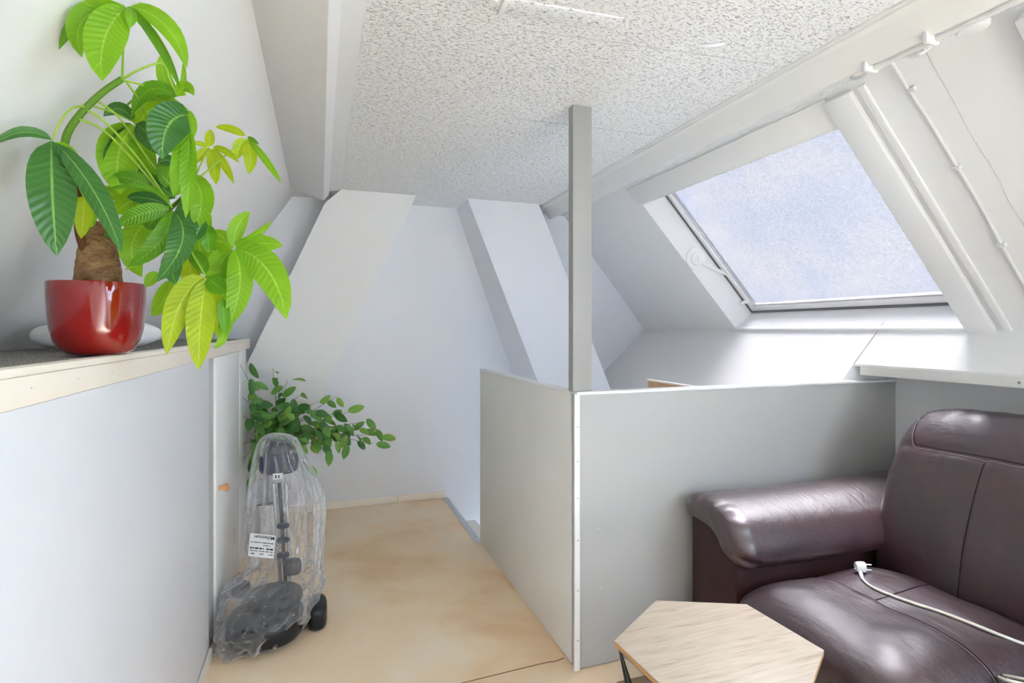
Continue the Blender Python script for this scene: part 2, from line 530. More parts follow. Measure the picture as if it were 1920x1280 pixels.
def surf(name, fn, nu, nv, mat, parent=None, wrap_u=False, wrap_v=False, caps=False, smooth='all', **kw):
    """grid surface fn(i/nu, j/nv)"""
    v, f = [], []
    cu = nu if wrap_u else nu + 1
    cv = nv if wrap_v else nv + 1
    for i in range(cu):
        for j in range(cv):
            v.append(fn(i / nu, j / nv))
    for i in range(nu):
        for j in range(nv):
            i2, j2 = (i + 1) % cu, (j + 1) % cv
            f.append((i * cv + j, i2 * cv + j, i2 * cv + j2, i * cv + j2))
    if caps and wrap_v:
        f.append(tuple(range(cv - 1, -1, -1)))
        f.append(tuple((cu - 1) * cv + k for k in range(cv)))
    return mk(name, v, f, mat, parent, smooth=smooth, **kw)

# ------------------------------------------------------------------ the room
CEIL = 2.165
RA = Vector((1.76, 0, 2.163))                       # top of the roof slope on the window side
RTD = Vector((0.67983, 0, -0.73337))                # down the slope
RN = Vector((0.73337, 0, 0.67983))                  # outwards
def sp(t, y, off=0.0):
    p = RA + RTD * t + RN * off
    return Vector((p.x, y, p.z))
def sbox(name, t0, t1, y0, y1, o0, o1, mat, parent=None, bevel=0.002, **kw):
    v = [sp(t, y, o) for o in (o0, o1) for (t, y) in ((t0, y0), (t1, y0), (t1, y1), (t0, y1))]
    f = [(0,3,2,1),(4,5,6,7),(0,1,5,4),(1,2,6,5),(2,3,7,6),(3,0,4,7)]
    return mk(name, v, f, mat, parent, bevel=bevel, smooth=bool(bevel), **kw)

def slab_cells(name, us, vs, holes, pt, thick, mat, **kw):
    """slab pt(u, v, offset) over a grid, open at the hole cells"""
    nu, nv = len(us), len(vs)
    idx = {}
    verts, faces = [], []
    def V(i, j, o):
        if (i, j, o) not in idx:
            idx[(i, j, o)] = len(verts)
            verts.append(pt(us[i], vs[j], thick if o else 0.0))
        return idx[(i, j, o)]
    solid = lambda i, j: 0 <= i < nu - 1 and 0 <= j < nv - 1 and (i, j) not in holes
    for i in range(nu - 1):
        for j in range(nv - 1):
            if not solid(i, j): continue
            for o in (0, 1):
                faces.append((V(i, j, o), V(i + 1, j, o), V(i + 1, j + 1, o), V(i, j + 1, o)))
            for (di, dj, a, b) in ((-1, 0, (i, j), (i, j + 1)), (1, 0, (i + 1, j), (i + 1, j + 1)), (0, -1, (i, j), (i + 1, j)), (0, 1, (i, j + 1), (i + 1, j + 1))):
                if not solid(i + di, j + dj):
                    faces.append((V(*a, 0), V(*b, 0), V(*b, 1), V(*a, 1)))
    return mk(name, verts, faces, mat, kind='structure', **kw)

REAR = -2.3
prism('floor', [(-1.0, REAR), (2.66, REAR), (2.66, 1.95), (0.935, 1.95), (0.935, 4.32), (-1.0, 4.32)], 2, -0.25, 0.0, 'carpet', kind='structure')
prism('ceiling', [(-0.17, CEIL), (1.76, CEIL), (1.76, CEIL + 0.2), (-0.17, CEIL + 0.2)], 1, REAR - 0.1, 4.3, 'ceiling', kind='structure')
# roof slope on the left, behind the shelf
la, lb = Vector((-0.17, 2.163)), Vector((-0.81, 1.24))
ld = (lb - la).normalized(); ln = Vector((ld.y, -ld.x))
if ln.x > 0: ln = -ln
p0, p1 = la - ld * 0.05, lb + ld * 0.2
prism('wall_left', [tuple(p0), tuple(p1), tuple(p1 + ln * 0.15), tuple(p0 + ln * 0.15)], 1, REAR - 0.1, 4.35, 'white', kind='structure')
box('wall_left_low', (-1.12, REAR - 0.1, -0.3), (-0.93, 4.35, 1.14), 'white', bevel=0, kind='structure')
# roof slope on the right: one roof window, one unseen added for light
YB = [REAR - 0.1, -2.10, -0.30, 1.56, 2.93, 4.35]
TB = [-0.2, 0.14, 1.177, 1.32]
slab_cells('wall_right', TB, YB, {(1, 1), (1, 3)}, lambda t, y, o: sp(t, y, o), 0.21, 'gloss_white')
portal('daylight_portal_side', sp(0.66, 2.245, 0.23), -RN, 1.37, 1.037)
portal('fill_portal_near', sp(0.66, -1.20, 0.23), -RN, 1.8, 1.037)
# far wall leans inwards a little
def back_y(z): return 4.24 - 0.172 * z
slab_cells('wall_back', [-1.2, 1.12, 1.98, 2.95], [-2.4, -1.95, -0.45, 2.4], {(1, 1)}, lambda x, z, o: Vector((x, back_y(z) + o, z)), 0.15, 'cool_white')  # opening is cut for the added stairwell window
portal('fill_portal_stairs', (1.55, back_y(-1.2) + 0.17, -1.2), (0, -1, -0.172), 0.86, 1.5)
# near wall behind the camera
box('wall_rear', (-1.2, REAR - 0.12, -0.3), (2.95, REAR, 2.45), 'white', bevel=0, kind='structure')
# knee wall behind the sofa and the sloped ledge under the roof window
box('wall_knee', (2.62, REAR - 0.05, -0.1), (2.75, 1.965, 1.2), 'white', bevel=0, kind='structure')
ledge = prism('wall_ledge_near', [(2.60, 1.345), (2.395, 1.138), (2.395, 1.128), (2.62, 1.128), (2.80, 1.22), (2.80, 1.345)], 1, REAR - 0.05, 1.955, 'gloss_white', kind='structure')
box('batten', (2.398, REAR, 1.088), (2.43, 1.93, 1.130), 'warm_white', ledge, bevel=0.004)
for i, y in enumerate((1.30, 0.75)):
    lathe('screw', [(0.005, 0), (0.004, 0.003)], (2.398, y, 1.108), 'screw', ledge, seg=10, axis=(-1, 0, 0))
prism('wall_ledge_far', [(2.60, 1.345), (2.02, 0.760), (2.02, -2.4), (2.8, -2.4), (2.8, 1.345)], 1, 1.958, 4.33, 'gloss_white', kind='structure')
# boxed diagonal timbers of the gable
def t1y(z): return 3.575 + 0.235 * (CEIL - z)
t1p = [(0.135, CEIL + 0.01), (0.59, CEIL + 0.01), (-0.367, 0), (-0.94, 0), (0.03, 2.08)]
mk('trim_1', [(x, t1y(z), z) for (x, z) in t1p] + [(x, 4.33, z) for (x, z) in t1p],
   [(0, 1, 2, 3, 4), (9, 8, 7, 6, 5)] + [(i, (i + 1) % 5, 5 + (i + 1) % 5, 5 + i) for i in range(5)], 'white', kind='structure')
prism('trim_2', [(0.914, CEIL + 0.01), (1.415, CEIL + 0.01), (1.445, 2.12), (2.42, -0.15), (1.865, -0.15)], 1, 3.55, 4.32, 'cool_white', kind='structure')
# purlins
prism('trim_3', [(-0.175, 2.165), (0.020, 2.088), (0.050, 2.125), (0.052, 2.150), (0.112, 2.157), (0.118, 2.172), (-0.1, 2.2)], 1, REAR, 3.58, 'white', bevel=0.002, kind='structure')
prism('trim_4', [(1.446, 2.172), (1.446, 2.158), (1.456, 2.158), (1.456, 2.150), (1.482, 2.148), (1.492, 2.138), (1.542, 2.083), (1.60, 2.11), (1.79, 2.19)], 1, REAR, 3.64, 'warm_white', bevel=0.0015, kind='structure')

# partition round the stairs, with its post
pf = box('wall_partition_front', (0.925, 1.920, 0.004), (2.619, 1.962, 1.050), 'shaded_white', kind='structure')
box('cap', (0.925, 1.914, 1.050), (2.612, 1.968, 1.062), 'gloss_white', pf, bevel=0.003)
ps = box('wall_partition_side', (0.9225, 1.9635, 0.004), (0.957, 3.262, 1.050), 'warm_white', kind='structure')
box('cap', (0.918, 1.970, 1.0505), (0.961, 3.264, 1.062), 'gloss_white', ps, bevel=0.003)
corner = box('trim_5', (0.912, 1.908, 0.004), (0.9345, 1.919, 1.056), 'gloss_white', kind='structure')
for z in (0.12, 0.31, 0.5, 0.66, 0.8, 0.93):
    lathe('nail', [(0.003, 0), (0.002, 0.0015)], (0.925, 1.908, z), 'screw', corner, seg=8, axis=(0, -1, 0))
for (x, z) in ((1.02, 0.53), (1.03, 0.30), (1.25, 0.98), (1.8, 0.85)):
    lathe('nail', [(0.004, 0), (0.003, 0.0015)], (x, 1.920, z), 'jamb', pf, seg=8, axis=(0, -1, 0))
box('trim_6', (0.917, 1.934, 1.062), (0.998, 1.976, CEIL), 'post_shaded', bevel=0.003, kind='structure')

# stairwell below the floor
prism('wall_stairwell', [(0.925, -0.25), (0.925, -2.4), (2.03, -2.4), (2.03, -2.5), (0.80, -2.5), (0.80, -0.25)], 1, 1.9, 4.5, 'white', kind='structure')
box('wall_stairwell_near', (0.8, 1.83, -2.5), (2.7, 1.95, -0.25), 'white', bevel=0, kind='structure')
st = thing('staircase', (1.3, 3.7, -1.4), 'cream painted staircase going down behind the white partition', 'staircase')
for k in range(5):
    x = 0.945 + k * 0.21
    box('step', (x, 3.285, -0.40 - 0.2 * k), (x + 0.215, 4.24, -0.20 - 0.2 * k), 'cream', st, bevel=0.004)
wp = thing('stair_gate', (1.52, 2.15, 0.25), 'bare pine gate rising just above the partition beside the stairs', 'gate')
for k in range(4):
    box('plank', (1.50, 1.972 + k * 0.089, 0.25), (1.518, 1.972 + k * 0.089 + 0.087, 1.052), 'raw_pine', wp, bevel=0.002)
box('top_strip', (1.497, 1.972, 1.052), (1.521, 2.33, 1.060), 'cream', wp, bevel=0.002)

# skirting and edge strip on the landing
box('baseboard_back', (-0.40, back_y(0) - 0.018, 0), (0.55, back_y(0) + 0.02, 0.052), 'cream', bevel=0.004, kind='structure')
box('baseboard_back_end', (0.552, back_y(0) - 0.018, 0), (0.915, back_y(0) + 0.02, 0.052), 'cream', bevel=0.004, kind='structure')
strip = thing('edge_strip', (0.915, 3.74, 0), 'flat metal carpet strip screwed along the top of the stairs', 'floor strip')
box('strip', (0.895, 3.27, 0.0), (0.937, 4.215, 0.004), 'steel', strip, bevel=0.001)
for k in range(5):
    lathe('screw', [(0.005, 0), (0.004, 0.0015)], (0.917, 3.36 + k * 0.19, 0.004), 'screw', strip, seg=10)

# carpet remnant with a cut edge in front of the partition
box('rug', (1.03, -0.6, 0.0), (2.5, 1.80, 0.008), 'rug', bevel=0.002, label='brown mottled carpet under the hexagonal table and the sofa', cat='rug')
tube('seam', [(0.425, 1.985, 0.0008), (0.82, 2.003, 0.0008), (0.86, 1.998, 0.0008), (0.912, 2.008, 0.0008)], 0.0016, 'brown_wedge', bpy.data.objects['floor'], seg=6, smooth_n=3)

# ------------------------------------------------------------------ roof windows
def roof_window(name, y0, y1, pane_mat):
    w = thing(name, sp(1.177, (y0 + y1) / 2, 0.1), None, None, kind='structure')
    t0, t1 = 0.14, 1.177
    e = 0.0005
    for (nm, ta, tb, ya, yb, oa, ob, mt) in (
        ('seal', t1 - 0.013, t1 - e, y0 + e, y1 - e, 0.160, 0.174, 'seal'),
        ('seal', t0 + e, t0 + 0.010, y0 + e, y1 - e, 0.160, 0.174, 'seal'),
        ('seal', t0 + 0.010, t1 - 0.013, y1 - 0.012, y1 - e, 0.160, 0.174, 'seal'),
        ('seal', t0 + 0.010, t1 - 0.013, y0 + e, y0 + 0.012, 0.160, 0.174, 'seal'),
        ('sash_rail', t1 - 0.048, t1 - 0.014, y0 + 0.013, y1 - 0.013, 0.166, 0.206, 'gloss_white'),
        ('sash_rail', t0 + 0.011, t0 + 0.045, y0 + 0.013, y1 - 0.013, 0.166, 0.206, 'gloss_white'),
        ('sash_stile', t0 + 0.046, t1 - 0.049, y1 - 0.044, y1 - 0.013, 0.166, 0.206, 'gloss_white'),
        ('sash_stile', t0 + 0.046, t1 - 0.049, y0 + 0.013, y0 + 0.044, 0.166, 0.206, 'gloss_white'),
        ('inner_seal', t1 - 0.054, t1 - 0.049, y0 + 0.046, y1 - 0.046, 0.176, 0.184, 'jamb'),
        ('inner_seal', t0 + 0.046, t1 - 0.056, y1 - 0.050, y1 - 0.045, 0.176, 0.184, 'jamb')):
        sbox(nm, ta, tb, ya, yb, oa, ob, mt, w, bevel=0.0015)
    sbox('pane', t0 + 0.03, t1 - 0.035, y0 + 0.03, y1 - 0.03, 0.186, 0.187, pane_mat, w, bevel=0)
    # casing boards on the room side
    sbox('casing_board', 0.02, 1.182, y0 - 0.105, y0 - e, -0.026, -0.001, 'gloss_white', w, bevel=0.003)
    sbox('casing_strip', 0.02, 1.182, y0 - 0.155, y0 - 0.128, -0.014, -0.001, 'gloss_white', w, bevel=0.003)
    sbox('casing_top', 0.01, 0.128, y0, y1 + 0.03, -0.010, -0.001, 'warm_white', w, bevel=0.003)
    sbox('casing_lip', 0.128, 0.139, y0, y1 + 0.0, -0.006, -0.001, 'warm_white', w, bevel=0.002)
    sbox('sill_lip', 1.160, 1.1765, y0 + 0.001, y1 - 0.001, -0.012, 0.012, 'gloss_white', w, bevel=0.003)
    return w
w1 = roof_window('window_1', 1.56, 2.93, 'glass')
# opener on the far side of the window reveal
oc = Vector((2.236, 2.9295, 1.746))
op = lathe('opener_plate', [(0.070, 0), (0.070, 0.008), (0.062, 0.014), (0.042, 0.015), (0.040, 0.024), (0.026, 0.029)], oc, 'plastic', w1, seg=28, axis=(0, -1, 0))
for dz in (-0.009, 0.009):
    lathe('screw', [(0.003, 0), (0.003, 0.001)], oc + Vector((0.0, -0.029, dz)), 'screw', op, seg=8, axis=(0, -1, 0))
tube('opener_arm', [oc + Vector((0.02, -0.012, -0.02)), oc + Vector((0.14, -0.016, -0.06)), oc + Vector((0.27, -0.024, -0.105))], 0.012, 'plastic', w1, seg=8)
tube('latch', [(2.575, 2.915, 1.468), (2.60, 2.905, 1.480), (2.635, 2.90, 1.484)], lambda t: 0.009 + 0.008 * t, 'plastic', w1, seg=8)
w2 = roof_window('fill_window_near', -2.10, -0.30, 'clear')  # unseen second roof window, added to brighten the room
w3 = thing('fill_window_stairs', (1.55, back_y(-1.95), -1.95), None, None, kind='structure')  # unseen stairwell window, added to lift the dim far end
def wbox(nm, x0, x1, z0, z1, o0, o1, mat):
    v = [(x, back_y(z) + o, z) for o in (o0, o1) for (x, z) in ((x0, z0), (x1, z0), (x1, z1), (x0, z1))]
    return mk(nm, v, [(0,3,2,1),(4,5,6,7),(0,1,5,4),(1,2,6,5),(2,3,7,6),(3,0,4,7)], mat, w3)
for a_ in ((1.121, 1.17, -1.949, -0.451), (1.93, 1.979, -1.949, -0.451), (1.17, 1.93, -1.949, -1.90), (1.17, 1.93, -0.50, -0.451)):
    wbox('frame', *a_, 0.05, 0.11, 'gloss_white')
wbox('pane', 1.17, 1.93, -1.90, -0.50, 0.08, 0.084, 'clear')

# rafter at the right edge, joint in the boarding, cable and pipe run
raf = sbox('trim_7', 0.02, 1.17, 0.80, 0.955, -0.05, -0.001, 'gloss_white', bevel=0.004, kind='structure')
WR = bpy.data.objects['wall_right']
random.seed(3)
tube('joint', [sp(0.0 + 0.085 * k, 1.20 + random.uniform(-0.004, 0.004), -0.0002) for k in range(14)], 0.0013, 'jamb', WR, seg=6)
tube('joint', [(2.585, 1.957, 1.334), (2.46, 1.957, 1.207), (2.393, 1.957, 1.139)], 0.0012, 'jamb', bpy.data.objects['wall_ledge_near'], seg=6)

cab = thing('ceiling_cable', sp(0.5, 1.28, -0.01), 'thin white painted cable clipped down the sloping roof boards', 'cable')
pts = [Vector((1.585, 1.226, 2.080)), sp(-0.03, 1.262, -0.06), sp(0.05, 1.285, -0.018), sp(0.10, 1.290, -0.010)] + [sp(t, 1.282 + 0.003 * math.sin(t * 9), -0.008) for t in (0.2, 0.32, 0.43, 0.55, 0.68, 0.80, 0.95, 1.1, 1.17)]
tube('wire', pts, 0.0055, 'painted', cab, seg=8, smooth_n=4)
for t in (0.10, 0.42, 0.76):
    c = sp(t, 1.284, -0.008)
    sbox('clip', t - 0.008, t + 0.008, 1.270, 1.298, -0.0165, -0.001, 'painted', cab, bevel=0.003)

run = thing('pipe_run', (1.6, 1.1, 2.06), 'white plastic conduit strapped under the beam beside the roof window', 'conduit')
PZ = lambda y: Vector((1.566, y, 2.082))
tube('pipe', [PZ(1.24), PZ(0.6), PZ(-0.5)], 0.0085, 'painted', run, seg=12)
tube('cable_tail', [PZ(1.235), (1.585, 1.27, 2.083), (1.62, 1.33, 2.11), (1.69, 1.38, 2.17)], 0.006, 'painted', run, seg=8, smooth_n=4)
for y in (1.218, 1.042):
    box('strap', (1.528, y - 0.007, 2.068), (1.580, y + 0.007, 2.116), 'painted', run, bevel=0.004)
def hose(name, pts, r, parent):
    pp = spline(pts, 14)
    L = sum((pp[i + 1] - pp[i]).length for i in range(len(pp) - 1))
    n = max(20, int(L / 0.0016))
    q = []
    seglen, acc, k = L / n, 0.0, 0
    q.append(pp[0]); d = 0.0
    for i in range(len(pp) - 1):
        s = (pp[i + 1] - pp[i]).length
        while d + s >= len(q) * seglen and len(q) <= n:
            q.append(pp[i].lerp(pp[i + 1], (len(q) * seglen - d) / s))
        d += s
    return tube(name, q, lambda t: r * (1 + 0.16 * math.sin(t * L / 0.0068 * 2 * math.pi)), 'painted', parent, seg=10)
hose('corrugated_hose', [at(1762, 66, 1.56), at(1742, 85, 1.60), at(1722, 99, 1.64), at(1706, 102, 1.67), at(1699, 92, 1.69)], 0.0095, run)
hose('corrugated_hose', [at(1842, 28, 1.45), at(1866, 15, 1.42), at(1895, -2, 1.38), at(1960, -40, 1.30)], 0.012, run)
jc = at(1822, 50, 1.50)
lathe('junction_box', [(0.030, 0.0), (0.036, 0.003), (0.039, 0.012), (0.036, 0.022), (0.020, 0.026)], jc + Vector((0, 0, 0.012)), 'painted', run, seg=32, axis=(0.1, -0.1, -1))
tube('outlet', [jc + Vector((-0.01, 0.03, 0.012)), at(1842, 27, 1.46)], 0.015, 'painted', run, seg=14)

# fittings on the ceiling
cb = thing('ceiling_batten', (0.62, 1.40, CEIL), 'flat white painted batten screwed to the textured ceiling', 'batten')
def cquad(name, c, ang, L, W, H, mat, parent=None, bevel=0.002, **kw):
    ca, sa = math.cos(ang), math.sin(ang)
    v = []
    for z in (CEIL - H, CEIL + 0.002):
        for (a, b) in ((-L / 2, -W / 2), (L / 2, -W / 2), (L / 2, W / 2), (-L / 2, W / 2)):
            v.append((c[0] + a * ca - b * sa, c[1] + a * sa + b * ca, z))
    return mk(name, v, [(0,3,2,1),(4,5,6,7),(0,1,5,4),(1,2,6,5),(2,3,7,6),(3,0,4,7)], mat, parent, bevel=bevel, smooth=True, **kw)
cquad('board', (0.635, 1.395), math.radians(-3), 0.33, 0.070, 0.004, 'ceiling', cb)
cquad('end_bracket', (0.462, 1.403), math.radians(-3), 0.016, 0.074, 0.010, 'white', cb)
for dx in (-0.06, 0.02, 0.10):
    lathe('screw', [(0.004, 0), (0.003, 0.001)], (0.635 + dx, 1.392, CEIL - 0.004), 'screw', cb, seg=8, axis=(0, 0, -1))
pp = lathe('ceiling_plug', [(0.012, 0), (0.014, 0.008), (0.010, 0.018)], (0.425, 1.375, CEIL), 'warm_white', seg=16, axis=(0, 0, -1), label='small round plug on the ceiling beside the batten end', cat='plug')
hk = thing('ceiling_hook', (1.118, 1.375, CEIL), 'small bent white metal bracket on the textured ceiling', 'bracket')
tube('bent_strip', [(1.088, 1.402, CEIL - 0.004), (1.100, 1.380, CEIL - 0.014), (1.125, 1.366, CEIL - 0.014), (1.146, 1.364, CEIL - 0.006)], 0.005, 'gloss_white', hk, seg=8, smooth_n=4)
cquad('plate', (1.118, 1.388), math.radians(-10), 0.045, 0.025, 0.004, 'white', hk)
lathe('screw', [(0.0035, 0), (0.003, 0.001)], (1.12, 1.385, CEIL - 0.004), 'screw', hk, seg=8, axis=(0, 0, -1))
CEILOB = bpy.data.objects['ceiling']
random.seed(5)
tube('joint', [(0.55 + 0.05 * k, 1.50 - 0.004 * k + random.uniform(-0.002, 0.002), CEIL) for k in range(18)], 0.0012, 'jamb', CEILOB, seg=6)
tube('joint', [(0.75 + 0.05 * k, 2.14 - 0.001 * k + random.uniform(-0.002, 0.002), CEIL) for k in range(14)], 0.0012, 'jamb', CEILOB, seg=6)

# ------------------------------------------------------------------ built-in cupboard with its shelf top
cu = thing('built_in_cupboard', (-0.5, 1.0, 0), 'long white built-in cupboard under the left roof slope with cream edged top', 'cupboard')
CX = -0.412
box('front_panel', (CX - 0.02, REAR + 0.01, 0.0), (CX, 2.445, 1.186), 'cool_white', cu, bevel=0.002)
box('jamb', (CX - 0.05, 2.447, 0.0), (CX - 0.012, 2.62, 1.186), 'jamb', cu, bevel=0.003)
door = box('door', (CX - 0.032, 2.622, 0.02), (CX - 0.002, 3.33, 1.184), 'gloss_white', cu, bevel=0.004)
kn = lathe('knob', [(0.010, 0), (0.010, 0.016), (0.013, 0.022), (0.018, 0.030), (0.018, 0.036), (0.012, 0.041)], (CX - 0.002, 2.68, 0.617), 'knob', door, seg=24, axis=(1, 0, 0))
box('keyhole_plate', (CX - 0.003, 3.13, 0.20), (CX - 0.0005, 3.15, 0.29), 'jamb', door, bevel=0.0008)
box('end_stile', (CX - 0.04, 3.334, 0.0), (CX, 3.60, 1.186), 'gloss_white', cu, bevel=0.003)
box('fascia', (CX - 0.03, REAR + 0.01, 1.187), (CX + 0.004, 3.78, 1.232), 'cream', cu, bevel=0.002)
box('nosing', (CX - 0.022, REAR + 0.01, 1.2325), (CX + 0.006, 3.78, 1.246), 'cream', cu, bevel=0.003)
box('top_board', (-0.86, REAR + 0.01, 1.21), (CX - 0.0225, 3.785, 1.238), 'cream', cu, bevel=0.001)
box('top_carpet', (-0.815, REAR + 0.01, 1.2382), (CX - 0.0228, 3.785, 1.243), 'speckle', cu, bevel=0.001)
box('plinth', (CX + 0.001, REAR + 0.01, 0.0), (CX + 0.012, 2.44, 0.055), 'cream', cu, bevel=0.003)
for k in range(7):
    lathe('nail', [(0.0017, 0), (0.0012, 0.0006)], (CX + 0.004, 1.02 + 0.17 * k, 1.213), 'jamb', cu, seg=8, axis=(1, 0, 0))
prism('wooden_wedge', [(-0.405, 0.0), (-0.365, 0.0), (-0.395, 0.055)], 1, 2.98, 3.16, 'brown_wedge', bevel=0.002, label='small brown wooden wedge on the carpet at the cupboard door', cat='wedge')

# ------------------------------------------------------------------ sofa
def spow(x, e): return math.copysign(abs(x) ** e, x)
def superell(name, c, r, e1, e2, mat, parent=None, nu=56, nv=36, warp=None, axes=None, **kw):
    """closed superellipsoid; warp(p, q) may move a point p that has unit coordinates q"""
    c = Vector(c)
    ax = axes or (Vector((1, 0, 0)), Vector((0, 1, 0)), Vector((0, 0, 1)))
    v, f = [], []
    # rows evenly spaced over the crown and then down the side
    na = nv // 4; nb = nv // 2 - na
    rr = 0.86
    up = [math.acos(min(1.0, (rr * k / na) ** (1 / e1))) for k in range(1, na + 1)]
    zs = math.sin(up[-1]) ** e1
    up += [math.asin(max(0.0, (zs * (1 - k / nb))) ** (1 / e1)) for k in range(1, nb + 1)]
    phs = [-p for p in up] + up[:-1][::-1]
    nv = len(phs) + 1
    for ph in phs:
        for i in range(nu):
            th = 2 * math.pi * i / nu
            q = Vector((spow(math.cos(ph), e1) * spow(math.cos(th), e2), spow(math.cos(ph), e1) * spow(math.sin(th), e2), spow(math.sin(ph), e1)))
            p = c + ax[0] * q.x * r[0] + ax[1] * q.y * r[1] + ax[2] * q.z * r[2]
            v.append(warp(p, q) if warp else p)
    for j in range(nv - 2):
        for i in range(nu):
            k = (i + 1) % nu
            f.append((j * nu + i, j * nu + k, (j + 1) * nu + k, (j + 1) * nu + i))
    for (row, q) in ((0, Vector((0, 0, -1))), (nv - 2, Vector((0, 0, 1)))):
        p = c + ax[2] * q.z * r[2]
        v.append(warp(p, q) if warp else p)
        n = len(v) - 1
        for i in range(nu):
            k = (i + 1) % nu
            f.append((row * nu + i, row * nu + k, n))
    return mk(name, v, f, mat, parent, smooth='all', **kw)

so = thing('sofa', (1.95, 0.93, 0.008), 'dark oxblood leather sofa with rolled arms standing against the partition', 'sofa')
SY1, SYM, SY0 = 1.580, 0.925, 0.270
box('base', (1.385, SY0 - 0.02, 0.06), (2.56, SY1 + 0.02, 0.235), 'leather_flat', so, bevel=0.012)
box('back_frame', (2.42, SY0 - 0.27, 0.06), (2.585, SY1 + 0.27, 0.56), 'leather_flat', so, bevel=0.03)
for (x, y) in ((1.45, 1.8), (2.5, 1.8), (1.45, 0.05), (2.5, 0.05)):
    lathe('foot', [(0.022, 0), (0.026, 0.05)], (x, y, 0.008), 'black_plastic', so, seg=16)

ARM = spline([(0, y, z) for (y, z) in ((0.315, 0.572), (0.322, 0.610), (0.288, 0.648), (0.200, 0.667), (0.100, 0.656), (0.015, 0.615), (-0.030, 0.555), (-0.040, 0.500), (-0.015, 0.462), (0.030, 0.466), (0.065, 0.515), (0.140, 0.560), (0.250, 0.572), (0.315, 0.572))], 5)[:-1]
def make_arm(y_in, sgn, lab):
    """y_in: inner face; sgn +1 when the arm lies on the far side of it"""
    X0, X1 = 1.372, 2.47
    cy, cz = 0.13, 0.580
    n, m = 46, len(ARM)
    xs = [X0 + 0.09 * (k / 18) ** 1.5 for k in range(18)] + [X0 + 0.09 + (X1 - X0 - 0.09) * k / 27 for k in range(28)]
    def fn(a, b):
        x = xs[min(int(round(a * 45)), 45)]
        q = ARM[int(round(b * m)) % m]
        d = x - X0
        k = 1.0 if d > 0.07 else 0.60 + 0.40 * math.sqrt(max(0.0, 1 - (1 - d / 0.07) ** 2))
        ang = math.atan2(q.z - cz, q.y - cy)
        fall = math.exp(-((d - 0.035) / 0.04) ** 2)
        pl = 0.12 * fall * (abs(math.sin(ang * 8 + math.sin(ang * 3.1) * 1.2)) - 0.7)
        pl += 0.012 * noise.noise(Vector((x * 9, q.y * 14, q.z * 14)))
        k *= 1 + pl
        sag = -0.012 * math.sin(math.pi * (x - X0) / (X1 - X0))
        return Vector((x, y_in + sgn * (cy + (q.y - cy) * k), cz + (q.z - cz) * k + sag))
    arm = surf('arm_pad', fn, 45, m, 'leather', so, wrap_v=True, caps=True, label=lab)
    ya, yb = sorted((y_in + sgn * 0.030, y_in + sgn * 0.285))
    box('arm_panel', (1.405, ya, 0.03), (2.47, yb, 0.575), 'leather_flat', so, bevel=0.012)
    # seam round the back end of the pad
    xs2 = 2.22
    pts = []
    for k in range(0, m + 1):
        q = ARM[k % m]
        if q.z > 0.56 or q.y < 0.06:
            pts.append(Vector((xs2 + 0.10 * max(0, q.z - 0.6), y_in + sgn * (cy + (q.y - cy) * 1.004), cz + (q.z - cz) * 1.004 - 0.009)))
    pts = pts[1:20] if sgn > 0 else pts[1:20]
    tube('seam', pts, 0.0012, 'thread', arm, seg=6)
make_arm(SY1, +1, None)
make_arm(SY0, -1, None)

SA, SB, SCZ, SCc, SE1, SE2 = 0.375, 0.326, 0.300, 0.150, 0.60, 0.30
SX = 1.690
def seat_z(x, y, yc):
    g = (abs((x - SX) / SA) ** (2 / SE2) + abs((y - yc) / SB) ** (2 / SE2)) ** (SE2 / SE1)
    g = min(g, 1.0)
    return SCZ + SCc * (1 - g) ** (SE1 / 2) + seat_warp(x, y)
def seat_warp(x, y):
    w = 0.010 * noise.noise(Vector((x * 4.5, y * 4.5, 3.1))) + 0.004 * noise.noise(Vector((x * 13, y * 13, 7.7)))
    return w - 0.02 * max(0.0, (x - 1.75))
for yc in ((SY1 + SYM) / 2, (SYM + SY0) / 2):
    sc = superell('seat_cushion', (SX, yc, SCZ), (SA, SB - 0.002, SCc), SE1, SE2, 'leather', so, 120, 88,
                  warp=lambda p, q: p + Vector((0, 0, seat_warp(p.x, p.y) * min(1.0, max(0.0, q.z) * 2.5))))
    for dx in (-0.004, 0.004):
        tube('seam', [(1.655 + dx, yc + SB * t, seat_z(1.655, yc + SB * t, yc) + 0.0012) for t in [(-0.96 + 1.92 * k / 40) for k in range(41)]], 0.0013, 'thread' if dx < 0 else 'dark_seam', sc, seg=6)
    tube('seam', [(1.66 + 0.34 * k / 20, yc + 0.03 + 0.06 * (k / 20) ** 2, seat_z(1.66 + 0.34 * k / 20, yc + 0.03 + 0.06 * (k / 20) ** 2, yc) + 0.0008) for k in range(20)], 0.0016, 'dark_seam', sc, seg=6)

